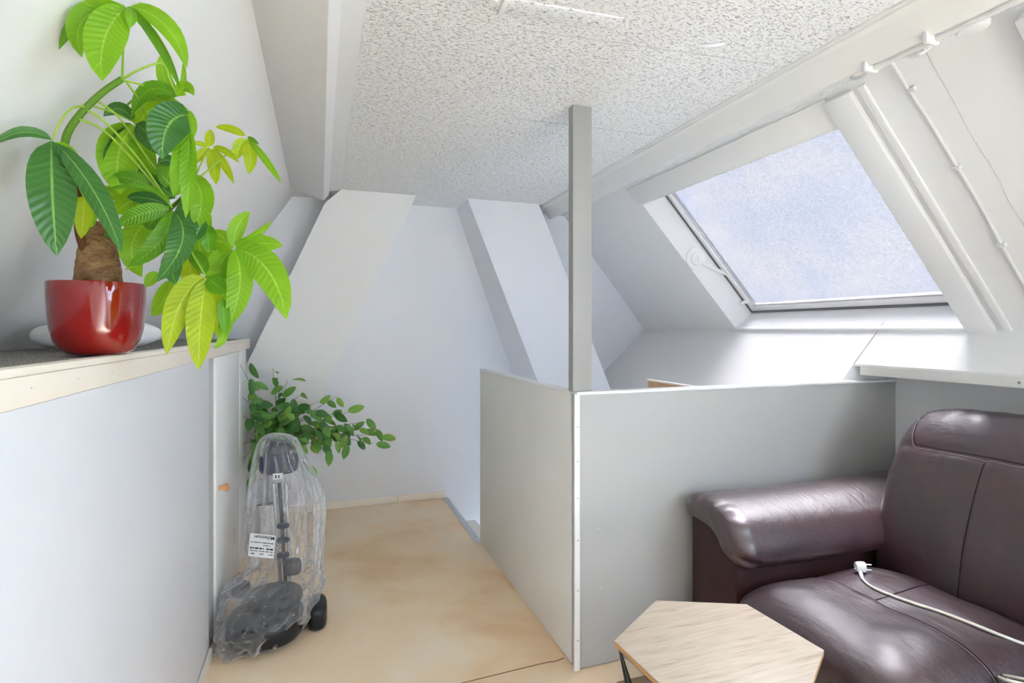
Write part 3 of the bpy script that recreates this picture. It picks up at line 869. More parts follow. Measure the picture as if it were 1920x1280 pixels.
BP = spline([(2.03, 0, 0.34), (2.030, 0, 0.44), (2.055, 0, 0.58), (2.105, 0, 0.73), (2.165, 0, 0.85), (2.235, 0, 0.935), (2.33, 0, 0.985), (2.425, 0, 0.975), (2.49, 0, 0.90), (2.51, 0, 0.72), (2.49, 0, 0.5), (2.42, 0, 0.35), (2.22, 0, 0.30), (2.03, 0, 0.34)], 8)[:-1]
BC = Vector((2.29, 0, 0.64))
S_HEAD = 0.312          # place of the headrest seam round the section
def back_pt(s, y, yc, L, lift=0.0):
    n = len(BP)
    k = (s % 1.0) * n
    a, b = BP[int(k) % n], BP[(int(k) + 1) % n]
    p = a.lerp(b, k - int(k))
    q = min(1.0, abs(2 * (y - yc) / L))
    sc = max(0.0, 1 - q ** 12) ** 0.36
    sc = 0.30 + 0.70 * sc
    d = p - BC
    groove = 0.030 * math.exp(-((s - S_HEAD) / 0.012) ** 2) * (1 if q < 0.86 else 0.4)
    mid = 0.016 * math.exp(-((y - yc) / 0.012) ** 2) * (1 if 0.02 < s < S_HEAD else 0)
    wr = 0.035 * noise.noise(Vector((s * 9, y * 5, 1.3))) + 0.016 * noise.noise(Vector((s * 20, y * 22, 5.3)))
    crown = 0.02 * (1 - q * q)
    if 0.22 < s < S_HEAD:       # gathers under the headrest seam
        wr += 0.016 * math.sin(y * 95 + math.sin(y * 31) * 2) * math.exp(-((s - S_HEAD + 0.03) / 0.03) ** 2)
    return Vector((BC.x, y, BC.z)) + d * (sc * (1 + crown - groove - mid + wr * 0.6 + lift))
for (ya, yb) in ((SYM + 0.002, SY1 + 0.035), (SY0 - 0.035, SYM - 0.002)):
    yc, L = (ya + yb) / 2, yb - ya
    ys = [yc - L / 2 * math.cos(math.pi * k / 72) for k in range(73)]
    bc = surf('back_cushion', lambda a, b: back_pt(b, ys[int(round(a * 72))], yc, L), 72, 150, 'leather', so, wrap_v=True, caps=True)
    for off in (-0.004, 0.004):
        path = []
        for k in range(61):
            y = yc - L * 0.43 + L * 0.86 * k / 60
            e = max(0.0, (abs(y - yc) / (L / 2) - 0.70) / 0.16)
            path.append(back_pt(S_HEAD + off + 0.14 * e * e, y, yc, L, 0.004))
        tube('seam', path, 0.0020, 'thread' if off < 0 else 'dark_seam', bc, seg=6)
    tube('seam', [back_pt(0.02 + (S_HEAD - 0.03) * k / 40, yc, yc, L, 0.003) for k in range(41)], 0.0022, 'dark_seam', bc, seg=6)

# ------------------------------------------------------------------ plug and its cord on the seat
YC1 = (SY1 + SYM) / 2
def on_seat(u, v, h):
    """point on the near seat cushions under this line of sight"""
    z = 0.44
    for _ in range(12):
        dep = (EYE - z) * FPX / (v - V0)
        p = at(u, v, dep)
        yc = YC1 if p.y > SYM else (SYM + SY0) / 2
        z = seat_z(min(max(p.x, SX - SA * 0.98), SX + SA * 0.98), min(max(p.y, yc - SB * 0.98), yc + SB * 0.98), yc) + h
    return p
pl = thing('power_plug', on_seat(1614, 1064, 0.0), 'white two pin plug and its cream cord lying across the leather seat', 'plug')
c0 = on_seat(1608, 1073, 0.0)
ctr = c0 + Vector((0, 0, 0.018))
lathe('body', [(0.010, -0.020), (0.015, -0.018), (0.018, -0.006), (0.0185, 0.008), (0.017, 0.012)], ctr + Vector((0.012, -0.004, 0.002)), 'plastic', pl, seg=24, axis=(0.85, -0.5, 0.0))
pdir = Vector((0.85, -0.5, 0.0)).normalized()
for dz in (-0.0095, 0.0095):
    b = ctr + Vector((0.012, -0.004, 0.002 + dz)) + pdir * 0.012
    tube('pin', [b, b + pdir * 0.021], 0.0024, 'steel', pl, seg=10)
cpts = [ctr + Vector((-0.004, 0.004, 0.0)), ctr + Vector((-0.004, -0.012, -0.010))] + [on_seat(u, v, 0.0048) for (u, v) in ((1616, 1083), (1632, 1098), (1665, 1113), (1712, 1130), (1765, 1147), (1820, 1168), (1870, 1188), (1920, 1207))]
e = cpts[-1]
cpts += [e + Vector((0.02, -0.06, -0.002)), e + Vector((0.02, -0.16, 0.004)), e + Vector((-0.10, -0.20, 0.006)), on_seat(1905, 1270, 0.0048), on_seat(1874, 1266, 0.0048), on_seat(1885, 1274, 0.0048)]
l2 = cpts[-1]
cpts += [l2 + Vector((0.05, -0.06, 0.002)), l2 + Vector((0.16, -0.16, 0.0)), l2 + Vector((0.22, -0.30, 0.0))]
tube('cord', cpts, 0.0044, 'cord', pl, seg=10, smooth_n=6)
tube('strain_relief', [cpts[0], cpts[1], cpts[2]], lambda t: 0.0085 - 0.003 * t, 'plastic', pl, seg=10, smooth_n=4)

# ------------------------------------------------------------------ hexagonal side table
TZ = 0.45
HX = [Vector(p) for p in ((0.762, 1.344), (0.998, 1.500), (1.250, 1.387), (1.265, 1.121))]
hc = (HX[0] + HX[3]) / 2
HX += [2 * hc - HX[1], 2 * hc - HX[2]]
tb = thing('side_table', (hc.x, hc.y, 0.008), 'small hexagonal table with pale wood top on a black wire cage', 'table')
prism('table_top', [tuple(p) for p in HX], 2, TZ - 0.003, TZ, 'wood_top', tb, bevel=0.001)
prism('edge_band', [tuple(hc + (p - hc) * 0.999) for p in HX], 2, TZ - 0.016, TZ - 0.0032, 'wood_edge', tb, bevel=0.001)
def ring(s, z, rot=0.0):
    out = []
    for p in HX:
        d = (p - hc) * s
        out.append(Vector((hc.x + d.x * math.cos(rot) - d.y * math.sin(rot), hc.y + d.x * math.sin(rot) + d.y * math.cos(rot), z)))
    return out
R1, R2, R3 = ring(0.95, TZ - 0.0225), ring(0.66, 0.0135), ring(0.95, TZ - 0.030)
def hexring(name, R, r):
    for k in range(6):
        tube(name, [R[k], R[(k + 1) % 6]], r, 'black_metal', tb, seg=8)
hexring('top_rail', R1, 0.005)
hexring('bottom_rail', R2, 0.004)
for k in range(6):
    a = R1[k]
    m0, m1 = (R2[k] + R2[(k + 1) % 6]) / 2, (R2[k] + R2[k - 1]) / 2
    for b in (R2[k], m0, m1):
        tube('wire', [a, b], 0.0032, 'black_metal', tb, seg=6)

# ------------------------------------------------------------------ leaf maker
NSEG = 10
def leaf_geom(b, mid, t, width, roll, fold, facing, shape=0.62, wave=0.0, tipp=0.75):
    ctrl = 2 * mid - 0.5 * (b + t)
    v, uv, f = [], [], []
    seed = random.random() * 50
    for i in range(NSEG + 1):
        q = i / NSEG
        p = (1 - q) ** 2 * b + 2 * q * (1 - q) * ctrl + q * q * t
        tan = (2 * (1 - q) * (ctrl - b) + 2 * q * (t - ctrl)).normalized()
        side = tan.cross(facing)
        side = side.normalized() if side.length > 1e-4 else tan.orthogonal().normalized()
        side = Matrix.Rotation(math.radians(roll), 3, tan) @ side
        up = side.cross(tan)
        w = (max(q, 1e-4) ** shape) * ((1 - q) ** tipp)
        wm = (shape / (shape + tipp)) ** shape * (tipp / (shape + tipp)) ** tipp
        hw = 0.5 * width * max(w / wm, 0.03)
        for s in (-1.0, -0.5, 0.0, 0.5, 1.0):
            wv = wave * hw * noise.noise(Vector((q * 5, s * 1.3, seed)))
            v.append(p + side * (s * hw * (1 - 0.12 * fold * abs(s))) + up * (fold * hw * abs(s) ** 1.3 + wv * abs(s)))
            uv.append((q, 0.5 + 0.5 * s))
    for i in range(NSEG):
        for k in range(4):
            f.append((i * 5 + k, i * 5 + k + 1, (i + 1) * 5 + k + 1, (i + 1) * 5 + k))
    return v, uv, f

# ------------------------------------------------------------------ money tree in the red pot
PC = Vector((-0.455, 1.430, 1.2465))
mt = thing('money_tree', PC + Vector((0, 0, 0.006)), 'tall leafy money tree with swollen trunk leaning out of the red pot', 'plant')
pot = thing('flower_pot', PC, 'glossy red ceramic flower pot at the edge of the shelf', 'flower pot')
lathe('bowl', [(r * 0.765, h * 0.895) for (r, h) in ((0.060, 0), (0.072, 0.003), (0.088, 0.014), (0.101, 0.034), (0.109, 0.062), (0.113, 0.10), (0.1155, 0.14), (0.1165, 0.169), (0.1155, 0.172), (0.1135, 0.171), (0.1115, 0.14), (0.109, 0.125), (0.05, 0.122))], PC, 'red_glaze', pot, seg=64)
lathe('soil', [(0.0795, 0.1135), (0.065, 0.122), (0.03, 0.125)], PC, 'soil', pot, seg=32)
def twob(an, h):
    return 1 + 0.03 * math.sin(3 * an + 20 * h) + 0.05 * noise.noise(Vector((math.cos(an) * 2, math.sin(an) * 2, h * 40))) + 0.012 * math.sin(h * 330 + math.sin(an * 2) * 2)
tc = PC + Vector((0.0, 0.0, 0.0))
prof = [(0.0435, 0.120), (0.0435, 0.140), (0.0430, 0.160), (0.0415, 0.180), (0.0395, 0.200), (0.0365, 0.220), (0.032, 0.238), (0.026, 0.254), (0.019, 0.267), (0.013, 0.277), (0.009, 0.284), (0.006, 0.288)]
prof = [(sum((prof[i][0] * (1 - k / 4) + prof[i + 1][0] * (k / 4),)), prof[i][1] * (1 - k / 4) + prof[i + 1][1] * (k / 4)) for i in range(len(prof) - 1) for k in range(4)] + [prof[-1]]
lathe('trunk', prof, tc, 'trunk', mt, seg=40, wob=twob)
def A3(l): return [at(*p) for p in l]
tube('stem', A3([(166, 455, 1.19), (152, 405, 1.17), (148, 365, 1.15), (140, 335, 1.11), (122, 290, 1.06), (126, 252, 1.04), (150, 215, 1.03), (190, 175, 1.03), (229, 148, 1.03)]), lambda t: 0.0085 - 0.003 * t, 'stem_green', mt, seg=10, smooth_n=5)
tube('woody_shoot', A3([(160, 470, 1.175), (149, 440, 1.165), (147, 400, 1.155), (148, 362, 1.135), (140, 338, 1.10)]), lambda t: 0.0085 - 0.002 * t, 'stem_brown', mt, seg=10, smooth_n=4)
tube('branch', A3([(200, 440, 1.19), (236, 440, 1.19), (275, 425, 1.19), (318, 392, 1.19), (346, 366, 1.18), (366, 338, 1.19)]), lambda t: 0.007 - 0.004 * t, 'stem_green', mt, seg=10, smooth_n=5)
PET = [
    [(229, 148, 1.03), (231, 95, 0.98), (235, 14, 0.94)],
    [(228, 150, 1.03), (262, 130, 1.03), (304, 119, 1.05), (318, 148, 1.06), (333, 181, 1.08)],
    [(228, 150, 1.03), (262, 158, 1.06), (310, 175, 1.09), (352, 205, 1.10)],
    [(238, 155, 1.03), (262, 190, 1.08), (282, 232, 1.12)],
    [(163, 199, 1.03), (135, 203, 1.00), (112, 230, 0.985), (98, 263, 0.985)],
    [(186, 192, 1.03), (225, 222, 1.07), (280, 300, 1.10), (333, 362, 1.13)],
    [(165, 207, 1.03), (200, 232, 1.04), (262, 300, 1.08), (323, 390, 1.10)],
    [(150, 224, 1.03), (195, 245, 1.04), (250, 300, 1.08), (302, 362, 1.12)],
    [(178, 200, 1.03), (215, 212, 1.08), (252, 229, 1.12)],
    [(232, 205, 1.14), (252, 186, 1.12), (280, 182, 1.10), (345, 200, 1.10)],
    [(362, 342, 1.19), (378, 305, 1.24), (393, 276, 1.26)],
    [(366, 340, 1.19), (410, 302, 1.25), (462, 259, 1.29)],
    [(345, 368, 1.18), (380, 410, 1.17), (405, 435, 1.16), (437, 463, 1.15)],
    [(340, 372, 1.18), (347, 445, 1.15), (385, 517, 1.12)],
    [(140, 340, 1.14), (150, 355, 1.12), (158, 370, 1.11)],
    [(300, 400, 1.19), (318, 420, 1.17), (330, 450, 1.16)],
]
for p in PET:
    tube('stalk', A3(p), lambda t: 0.0022 - 0.0006 * t, 'petiole', mt, seg=6, smooth_n=4)
B_, Y_, D_, S_ = 'leaf_bright', 'leaf_yellow', 'leaf_dark', 'leaf_mid'
# base(u,v,depth)  middle  tip   width(px)  material  roll  fold
LEAVES = [
    ((232, 10, .94), (155, 38, .93), (154, 107, .92), 44, B_, 10, .25),
    ((229, 8, .945), (150, 28, .94), (104, 88, .935), 26, S_, 20, .2),
    ((236, 14, .94), (196, 72, .91), (192, 151, .90), 66, B_, 0, .15),
    ((240, 12, .94), (246, 30, .93), (242, 52, .93), 20, B_, 0, .2),
    ((245, 12, .94), (312, 50, .95), (350, 128, .97), 38, B_, -20, .25),
    ((245, 14, .94), (300, 82, .93), (338, 166, .93), 22, S_, 30, .5),
    ((250, 22, .94), (266, 40, .95), (278, 61, .96), 16, B_, 0, .2),
    ((333, 180, 1.08), (308, 145, 1.09), (305, 100, 1.10), 26, B_, 10, .2),
    ((336, 176, 1.08), (344, 148, 1.09), (343, 117, 1.09), 10, B_, 0, .3),
    ((333, 180, 1.08), (348, 164, 1.07), (364, 179, 1.06), 26, B_, 0, .3),
    ((331, 181, 1.08), (282, 168, 1.07), (248, 213, 1.08), 30, S_, 15, .3),
    ((330, 182, 1.09), (296, 176, 1.10), (262, 190, 1.11), 24, B_, 0, .2),
    ((356, 216, 1.09), (316, 234, 1.045), (304, 298, 1.04), 70, D_, 5, .2),
    ((340, 196, 1.11), (282, 205, 1.12), (262, 244, 1.13), 54, B_, 0, .1),
    ((348, 238, 1.09), (330, 262, 1.08), (306, 284, 1.08), 36, B_, 0, .15),
    ((346, 236, 1.08), (342, 315, 1.06), (325, 368, 1.06), 40, B_, 20, .3),
    ((352, 236, 1.08), (354, 320, 1.06), (348, 408, 1.06), 30, B_, 10, .3),
    ((352, 206, 1.09), (362, 232, 1.08), (361, 260, 1.08), 14, B_, 0, .3),
    ((346, 240, 1.11), (336, 268, 1.11), (331, 290, 1.11), 34, S_, 0, .2),
    ((251, 227, 1.12), (224, 204, 1.10), (194, 218, 1.09), 26, D_, 0, .25),
    ((246, 231, 1.12), (206, 258, 1.09), (189, 312, 1.08), 18, D_, 25, .4),
    ((252, 235, 1.12), (222, 290, 1.10), (226, 364, 1.09), 72, B_, -5, .12),
    ((258, 240, 1.13), (268, 282, 1.12), (292, 328, 1.11), 40, B_, 0, .15),
    ((256, 232, 1.12), (282, 258, 1.10), (300, 291, 1.10), 42, D_, 0, .15),
    ((330, 300, 1.13), (318, 322, 1.12), (310, 352, 1.12), 46, S_, 0, .2),
    ((328, 304, 1.12), (310, 300, 1.10), (297, 306, 1.09), 22, D_, 0, .3),
    ((300, 360, 1.12), (255, 338, 1.10), (207, 332, 1.09), 32, S_, 0, .15),
    ((300, 358, 1.13), (282, 330, 1.13), (262, 310, 1.13), 48, S_, 0, .1),
    ((328, 372, 1.13), (300, 348, 1.13), (286, 332, 1.14), 44, D_, 0, .15),
    ((322, 390, 1.10), (268, 352, 1.07), (184, 361, 1.05), 12, S_, 40, .4),
    ((320, 388, 1.11), (264, 372, 1.12), (213, 402, 1.13), 56, B_, 0, .1),
    ((318, 384, 1.10), (276, 372, 1.09), (238, 370, 1.09), 26, D_, 0, .2),
    ((318, 392, 1.09), (268, 400, 1.07), (219, 424, 1.06), 34, S_, 0, .2),
    ((312, 392, 1.10), (290, 410, 1.10), (276, 430, 1.10), 46, S_, 0, .1),
    ((300, 396, 1.14), (248, 455, 1.16), (266, 519, 1.17), 48, B_, -10, .12),
    ((285, 405, 1.14), (288, 430, 1.15), (280, 460, 1.15), 34, B_, 0, .15),
    ((323, 394, 1.09), (300, 452, 1.06), (240, 499, 1.05), 38, S_, 10, .3),
    ((322, 396, 1.09), (288, 462, 1.10), (234, 506, 1.10), 16, B_, 0, .3),
    ((326, 396, 1.08), (342, 452, 1.05), (294, 528, 1.04), 48, D_, 15, .25),
    ((330, 470, 1.09), (322, 500, 1.07), (330, 532, 1.06), 36, D_, 0, .2),
    ((345, 378, 1.15), (338, 410, 1.14), (340, 448, 1.13), 22, D_, 0, .2),
    ((344, 376, 1.18), (372, 400, 1.17), (390, 440, 1.17), 40, B_, 0, .2),
    ((358, 330, 1.16), (378, 372, 1.14), (362, 432, 1.14), 44, B_, 0, .2),
    ((382, 410, 1.15), (372, 432, 1.14), (357, 456, 1.13), 24, D_, 0, .3),
    ((386, 420, 1.16), (390, 445, 1.15), (391, 474, 1.15), 30, S_, 0, .2),
    ((360, 400, 1.17), (372, 450, 1.17), (380, 505, 1.17), 52, B_, 0, .1),
    ((340, 440, 1.17), (356, 480, 1.17), (352, 558, 1.17), 44, Y_, 0, .1),
    ((437, 462, 1.15), (445, 425, 1.15), (468, 397, 1.15), 30, B_, 0, .15),
    ((440, 462, 1.15), (478, 440, 1.14), (511, 414, 1.14), 14, B_, 20, .3),
    ((441, 464, 1.15), (486, 456, 1.15), (530, 461, 1.15), 34, B_, 0, .12),
    ((441, 466, 1.15), (502, 506, 1.14), (537, 598, 1.13), 60, B_, 0, .1),
    ((438, 468, 1.15), (450, 530, 1.13), (426, 616, 1.12), 46, B_, 0, .15),
    ((436, 466, 1.15), (412, 452, 1.16), (382, 456, 1.17), 44, B_, 0, .1),
    ((435, 468, 1.16), (412, 498, 1.17), (396, 545, 1.17), 46, B_, 0, .1),
    ((434, 468, 1.17), (424, 520, 1.18), (408, 580, 1.18), 40, B_, 0, .1),
    ((383, 519, 1.12), (340, 566, 1.10), (312, 664, 1.09), 50, Y_, 0, .15),
    ((387, 521, 1.12), (376, 600, 1.10), (372, 693, 1.09), 50, Y_, 0, .12),
    ((390, 520, 1.12), (408, 536, 1.11), (424, 548, 1.10), 36, S_, 0, .2),
    ((390, 523, 1.13), (402, 580, 1.13), (413, 636, 1.13), 30, Y_, 0, .2),
    ((414, 560, 1.14), (424, 594, 1.14), (422, 636, 1.14), 26, B_, 0, .2),
    ((418, 560, 1.12), (420, 592, 1.11), (424, 628, 1.11), 22, S_, 0, .2),
    ((410, 606, 1.13), (418, 630, 1.12), (402, 653, 1.12), 18, B_, 0, .2),
    ((384, 515, 1.13), (372, 488, 1.14), (350, 470, 1.15), 30, S_, 0, .2),
    ((322, 524, 1.14), (308, 560, 1.13), (284, 593, 1.12), 34, B_, 0, .15),
    ((296, 510, 1.16), (284, 522, 1.16), (273, 538, 1.16), 22, B_, 0, .2),
    ((393, 275, 1.26), (393, 260, 1.26), (395, 243, 1.27), 18, Y_, 0, .2),
    ((391, 275, 1.26), (374, 269, 1.25), (356, 268, 1.24), 10, Y_, 0, .2),
    ((391, 277, 1.26), (374, 292, 1.25), (357, 309, 1.24), 17, Y_, 0, .2),
    ((394, 279, 1.26), (401, 312, 1.25), (405, 346, 1.24), 22, Y_, 0, .15),
    ((397, 278, 1.26), (420, 308, 1.25), (438, 344, 1.24), 16, Y_, 0, .2),
    ((399, 276, 1.26), (424, 284, 1.25), (448, 305, 1.25), 13, Y_, 0, .2),
    ((460, 255, 1.29), (434, 242, 1.28), (404, 238, 1.28), 15, Y_, 0, .2),
    ((460, 260, 1.29), (448, 278, 1.28), (446, 297, 1.28), 24, Y_, 0, .2),
    ((463, 261, 1.29), (469, 292, 1.28), (466, 326, 1.28), 25, Y_, 0, .15),
    ((465, 260, 1.29), (498, 300, 1.28), (527, 343, 1.28), 14, B_, 0, .25),
    ((464, 257, 1.29), (474, 262, 1.28), (486, 271, 1.28), 8, S_, 0, .2),
    ((97, 262, .985), (44, 248, .955), (-14, 272, .93), 22, D_, 25, .3),
    ((97, 264, .985), (98, 360, .95), (106, 479, .95), 76, D_, 0, .12),
    ((105, 268, .985), (178, 362, .97), (228, 474, .97), 42, D_, -12, .3),
    ((103, 266, .99), (128, 300, 1.01), (141, 346, 1.02), 38, B_, 0, .2),
    ((158, 370, 1.11), (156, 405, 1.10), (152, 447, 1.10), 29, Y_, 0, .15),
    ((158, 370, 1.11), (148, 378, 1.11), (140, 388, 1.11), 14, Y_, 0, .2),
    ((163, 372, 1.13), (174, 400, 1.13), (170, 428, 1.13), 14, B_, 0, .2),
    ((190, 362, 1.20), (206, 362, 1.20), (224, 378, 1.20), 26, B_, 0, .15),
    ((186, 410, 1.22), (196, 416, 1.22), (208, 432, 1.22), 20, B_, 0, .2),
]
random.seed(11)
WLN = Vector((ln.x, 0, ln.y))
for (b, m_, t, w, mat, roll, fold) in LEAVES:
    bb, mm, tt = at(*b), at(*m_), at(*t)
    facing = (Vector((0, 0, EYE)) - mm).normalized()
    v, uv, f = leaf_geom(bb, mm, tt, w * m_[2] / FPX, roll, fold, facing, wave=0.18)
    over = max((Vector((p.x, p.z)) - la).dot(ln) for p in v)
    if over > -0.004:      # keep the leaf off the sloping wall
        v = [p - WLN * (over + 0.004) for p in v]
    mk('leaf', v, f, mat, mt, smooth='all', uvs=uv)

# folded white cloth behind the pot
ca, cb2 = Vector((-0.66, 1.80, 1.285)), Vector((-0.545, 2.06, 1.288))
ax0 = (cb2 - ca).normalized(); ax2 = Vector((0, 0, 1)); ax1 = ax2.cross(ax0)
superell('folded_cloth', (ca + cb2) / 2, (0.20, 0.075, 0.042), 0.75, 0.7, 'cloth', None, 48, 28,
         warp=lambda p, q: p + Vector((0, 0, 0.010 * noise.noise(p * 14) * (q.z + 1))) , axes=(ax0, ax1, ax2),
         label='rolled white cloth lying on the shelf behind the red pot', cat='cloth')

# ------------------------------------------------------------------ weeping fig on the landing
FC = Vector((-0.315, 3.80, 0.0))
fp = thing('planter', FC, 'white tapered planter on the carpet behind the plastic bag', 'planter')
lathe('pot', [(0.070, 0), (0.074, 0.004), (0.092, 0.20), (0.096, 0.215), (0.093, 0.222), (0.088, 0.215), (0.084, 0.19), (0.03, 0.188)], FC, 'white_pot', fp, seg=40)
lathe('soil', [(0.083, 0.190), (0.04, 0.198)], FC, 'soil', fp, seg=24)
fg = thing('weeping_fig', FC + Vector((0, 0, 0.19)), 'small leaved weeping fig spreading behind the bagged machine', 'plant')
random.seed(21)
crown = at(505, 830, 3.45)
tube('trunk', [FC + Vector((0, 0, 0.19)), FC + Vector((0.01, -0.08, 0.35)), crown], lambda t: 0.010 - 0.004 * t, 'twig', fg, seg=8, smooth_n=4)
TW = [ (450, 682, 3.02), (470, 732, 3.1), (512, 696, 3.3), (540, 712, 3.35), (566, 738, 3.35), (598, 752, 3.35), (632, 742, 3.4), (655, 772, 3.4), (690, 790, 3.4), (706, 806, 3.4),
       (700, 832, 3.35), (648, 828, 3.3), (622, 846, 3.25), (586, 880, 3.2), (560, 842, 3.2), (466, 868, 3.05), (454, 832, 3.05), (456, 780, 3.05), (520, 768, 3.2), (556, 790, 3.2), (604, 800, 3.25),
       (480, 812, 3.15), (534, 826, 3.25), (470, 895, 3.1), (500, 780, 3.3), (640, 800, 3.4), (590, 770, 3.3), (455, 745, 3.08), (495, 850, 3.2),
       (676, 800, 3.4), (574, 812, 3.2), (612, 780, 3.35), (455, 860, 3.05), (475, 770, 3.1), (664, 815, 3.35), (545, 760, 3.3), (710, 815, 3.35)]
fl_b, fl_uv, fl_f = leaf_geom(Vector((0, 0, 0)), Vector((0.5, 0, 0.03)), Vector((1, 0, -0.05)), 0.50, 0, 0.2, Vector((0, 0, 1)), 0.7, 0.05, 0.8)
fmesh = []
for mm in ('ficus_a', 'ficus_a', 'ficus_b', 'ficus_c'):
    me = bpy.data.meshes.new('fig_leaf')
    me.from_pydata(fl_b, [], fl_f)
    ul = me.uv_layers.new(name='UVMap')
    for lp in me.loops: ul.data[lp.index].uv = fl_uv[lp.vertex_index]
    for p in me.polygons: p.use_smooth = True
    me.materials.append(M[mm])
    fmesh.append(me)
def fig_leaf(p, d, up, size):
    x = d.normalized()
    z = (up - x * up.dot(x)).normalized()
    y = z.cross(x)
    o = bpy.data.objects.new('leaf', random.choice(fmesh))
    COL.objects.link(o)
    o.parent = fg
    o.matrix_local = Matrix.Translation(p - WL[fg]) @ Matrix((x, y, z)).transposed().to_4x4() @ Matrix.Diagonal((size, size, size, 1))
nleaf = 0
for k, tw in enumerate(TW):
    e = at(*tw)
    h = crown.lerp(e, 0.45) + Vector((random.uniform(-.03, .03), random.uniform(-.04, .04), random.uniform(0.0, 0.06)))
    path = spline([crown + Vector((random.uniform(-.02, .02), random.uniform(-.02, .02), random.uniform(-.06, .02))), h, e], 6)
    tube('twig', path, lambda t: 0.0032 - 0.0022 * t, 'twig', fg, seg=5)
    for j in range(8):
        q = 0.25 + 0.75 * j / 7
        a = path[min(int(q * (len(path) - 1)), len(path) - 1)]
        out = Vector((random.gauss(0, 1), random.gauss(0, 0.8), random.gauss(-0.5, 0.6)))
        tdir = (path[-1] - path[0]).normalized()
        d = (tdir * 0.55 + out * 0.5 + Vector((0, 0, -0.35))).normalized()
        up = Vector((random.gauss(0.25, 0.5), random.gauss(-1.1, 0.3), random.gauss(0.5, 0.4)))
        a = a + Vector((random.uniform(-.02, .02), random.uniform(-.03, .03), random.uniform(-.02, .02)))
        if a.x < -0.362: a.x = -0.362
        s = random.uniform(0.066, 0.104)
        if (a + d * s).x < -0.375: d.x = abs(d.x) * 0.3; d.normalize()
        fig_leaf(a, d, up, s)
        nleaf += 1

# ------------------------------------------------------------------ machine wrapped in a plastic bag
mc = thing('floor_machine', (-0.19, 2.62, 0), 'dark upright floor machine with a wide base standing inside the plastic bag', 'machine')
superell('base_shell', (-0.215, 2.545, 0.070), (0.152, 0.158, 0.066), 0.6, 0.85, 'black_plastic', mc, 48, 28)
superell('base_cover', (-0.19, 2.60, 0.146), (0.12, 0.11, 0.040), 0.8, 0.9, 'black_plastic', mc, 40, 20)
superell('side_pod', (-0.012, 2.60, 0.054), (0.042, 0.088, 0.053), 0.45, 0.7, 'black_plastic', mc, 40, 24)
for (u, v, d) in ((452, 1104, 2.50), (472, 1126, 2.44)):
    c = at(u, v, d)
    superell('roller', c, (0.040, 0.034, 0.034), 0.7, 0.9, 'charcoal', mc, 28, 18)
tube('axle', [at(428, 1122, 2.46), at(466, 1126, 2.47)], 0.006, 'steel', mc, seg=8)
b0, b1 = at(536, 1100, 2.60), at(524, 905, 2.60)
for dx in (-0.028, 0.0, 0.030):
    tube('shaft', [b0 + RT * dx * 0.8, b1 + RT * dx], 0.0085, 'steel' if dx else 'charcoal', mc, seg=12)
superell('joint_block', at(548, 1062, 2.58), (0.040, 0.030, 0.035), 0.5, 0.5, 'charcoal', mc, 28, 18)
for v in (985, 1012, 1040):
    superell('shaft_ring', at(531, v, 2.58), (0.028, 0.022, 0.010), 0.5, 0.6, 'slate', mc, 20, 10)
hd = superell('head', at(523, 866, 2.60), (0.086, 0.050, 0.055), 0.55, 0.6, 'slate', mc, 44, 28)
superell('head_top', at(523, 845, 2.60), (0.060, 0.040, 0.045), 0.8, 0.8, 'charcoal', mc, 36, 20)
q = at(521, 893, 2.53)
box('badge', (q.x - 0.022, q.y, q.z - 0.014), (q.x + 0.022, q.y + 0.004, q.z + 0.014), 'paper', mc, bevel=0.002)
for dx in (-0.008, 0.004):
    box('badge_mark', (q.x + dx - 0.004, q.y - 0.0008, q.z - 0.008), (q.x + dx + 0.003, q.y - 0.0002, q.z + 0.007), 'ink', mc, bevel=0)

bag = thing('plastic_bag', (-0.19, 2.55, 0), 'clear crumpled plastic bag pulled over the dark floor machine', 'bag')
ROWS = [  # z, left u, right u, depth of the middle, half depth
    (0.815, 508, 524, 2.60, 0.015), (0.806, 497, 540, 2.60, 0.045), (0.785, 489, 555, 2.60, 0.062), (0.755, 484, 562, 2.60, 0.070),
    (0.70, 480, 570, 2.60, 0.075), (0.64, 475, 584, 2.60, 0.080), (0.58, 472, 598, 2.59, 0.085), (0.52, 470, 606, 2.58, 0.090), (0.45, 467, 607, 2.56, 0.095),
    (0.39, 465, 606, 2.54, 0.10), (0.33, 466, 604, 2.52, 0.11), (0.27, 474, 601, 2.50, 0.12), (0.225, 466, 600, 2.48, 0.14), (0.195, 434, 600, 2.46, 0.18), (0.16, 414, 600, 2.44, 0.215),
    (0.12, 404, 598, 2.42, 0.235), (0.08, 398, 590, 2.41, 0.245), (0.04, 396, 578, 2.40, 0.25), (0.012, 400, 566, 2.40, 0.245), (0.004, 420, 540, 2.40, 0.20)]
def bag_row(z):
    for i in range(len(ROWS) - 1):
        if ROWS[i][0] >= z >= ROWS[i + 1][0]:
            a, b = ROWS[i], ROWS[i + 1]
            t = (a[0] - z) / (a[0] - b[0])
            return [a[k] + (b[k] - a[k]) * t for k in range(5)]
    return list(ROWS[0] if z > ROWS[0][0] else ROWS[-1])
ZS = []
for i in range(len(ROWS) - 1):
    n = max(2, int(abs(ROWS[i][0] - ROWS[i + 1][0]) / 0.0055))
    ZS += [ROWS[i][0] + (ROWS[i + 1][0] - ROWS[i][0]) * k / n for k in range(n)]
ZS.append(ROWS[-1][0])
def ridged(p):
    return 1 - abs(noise.noise(p)) * 2
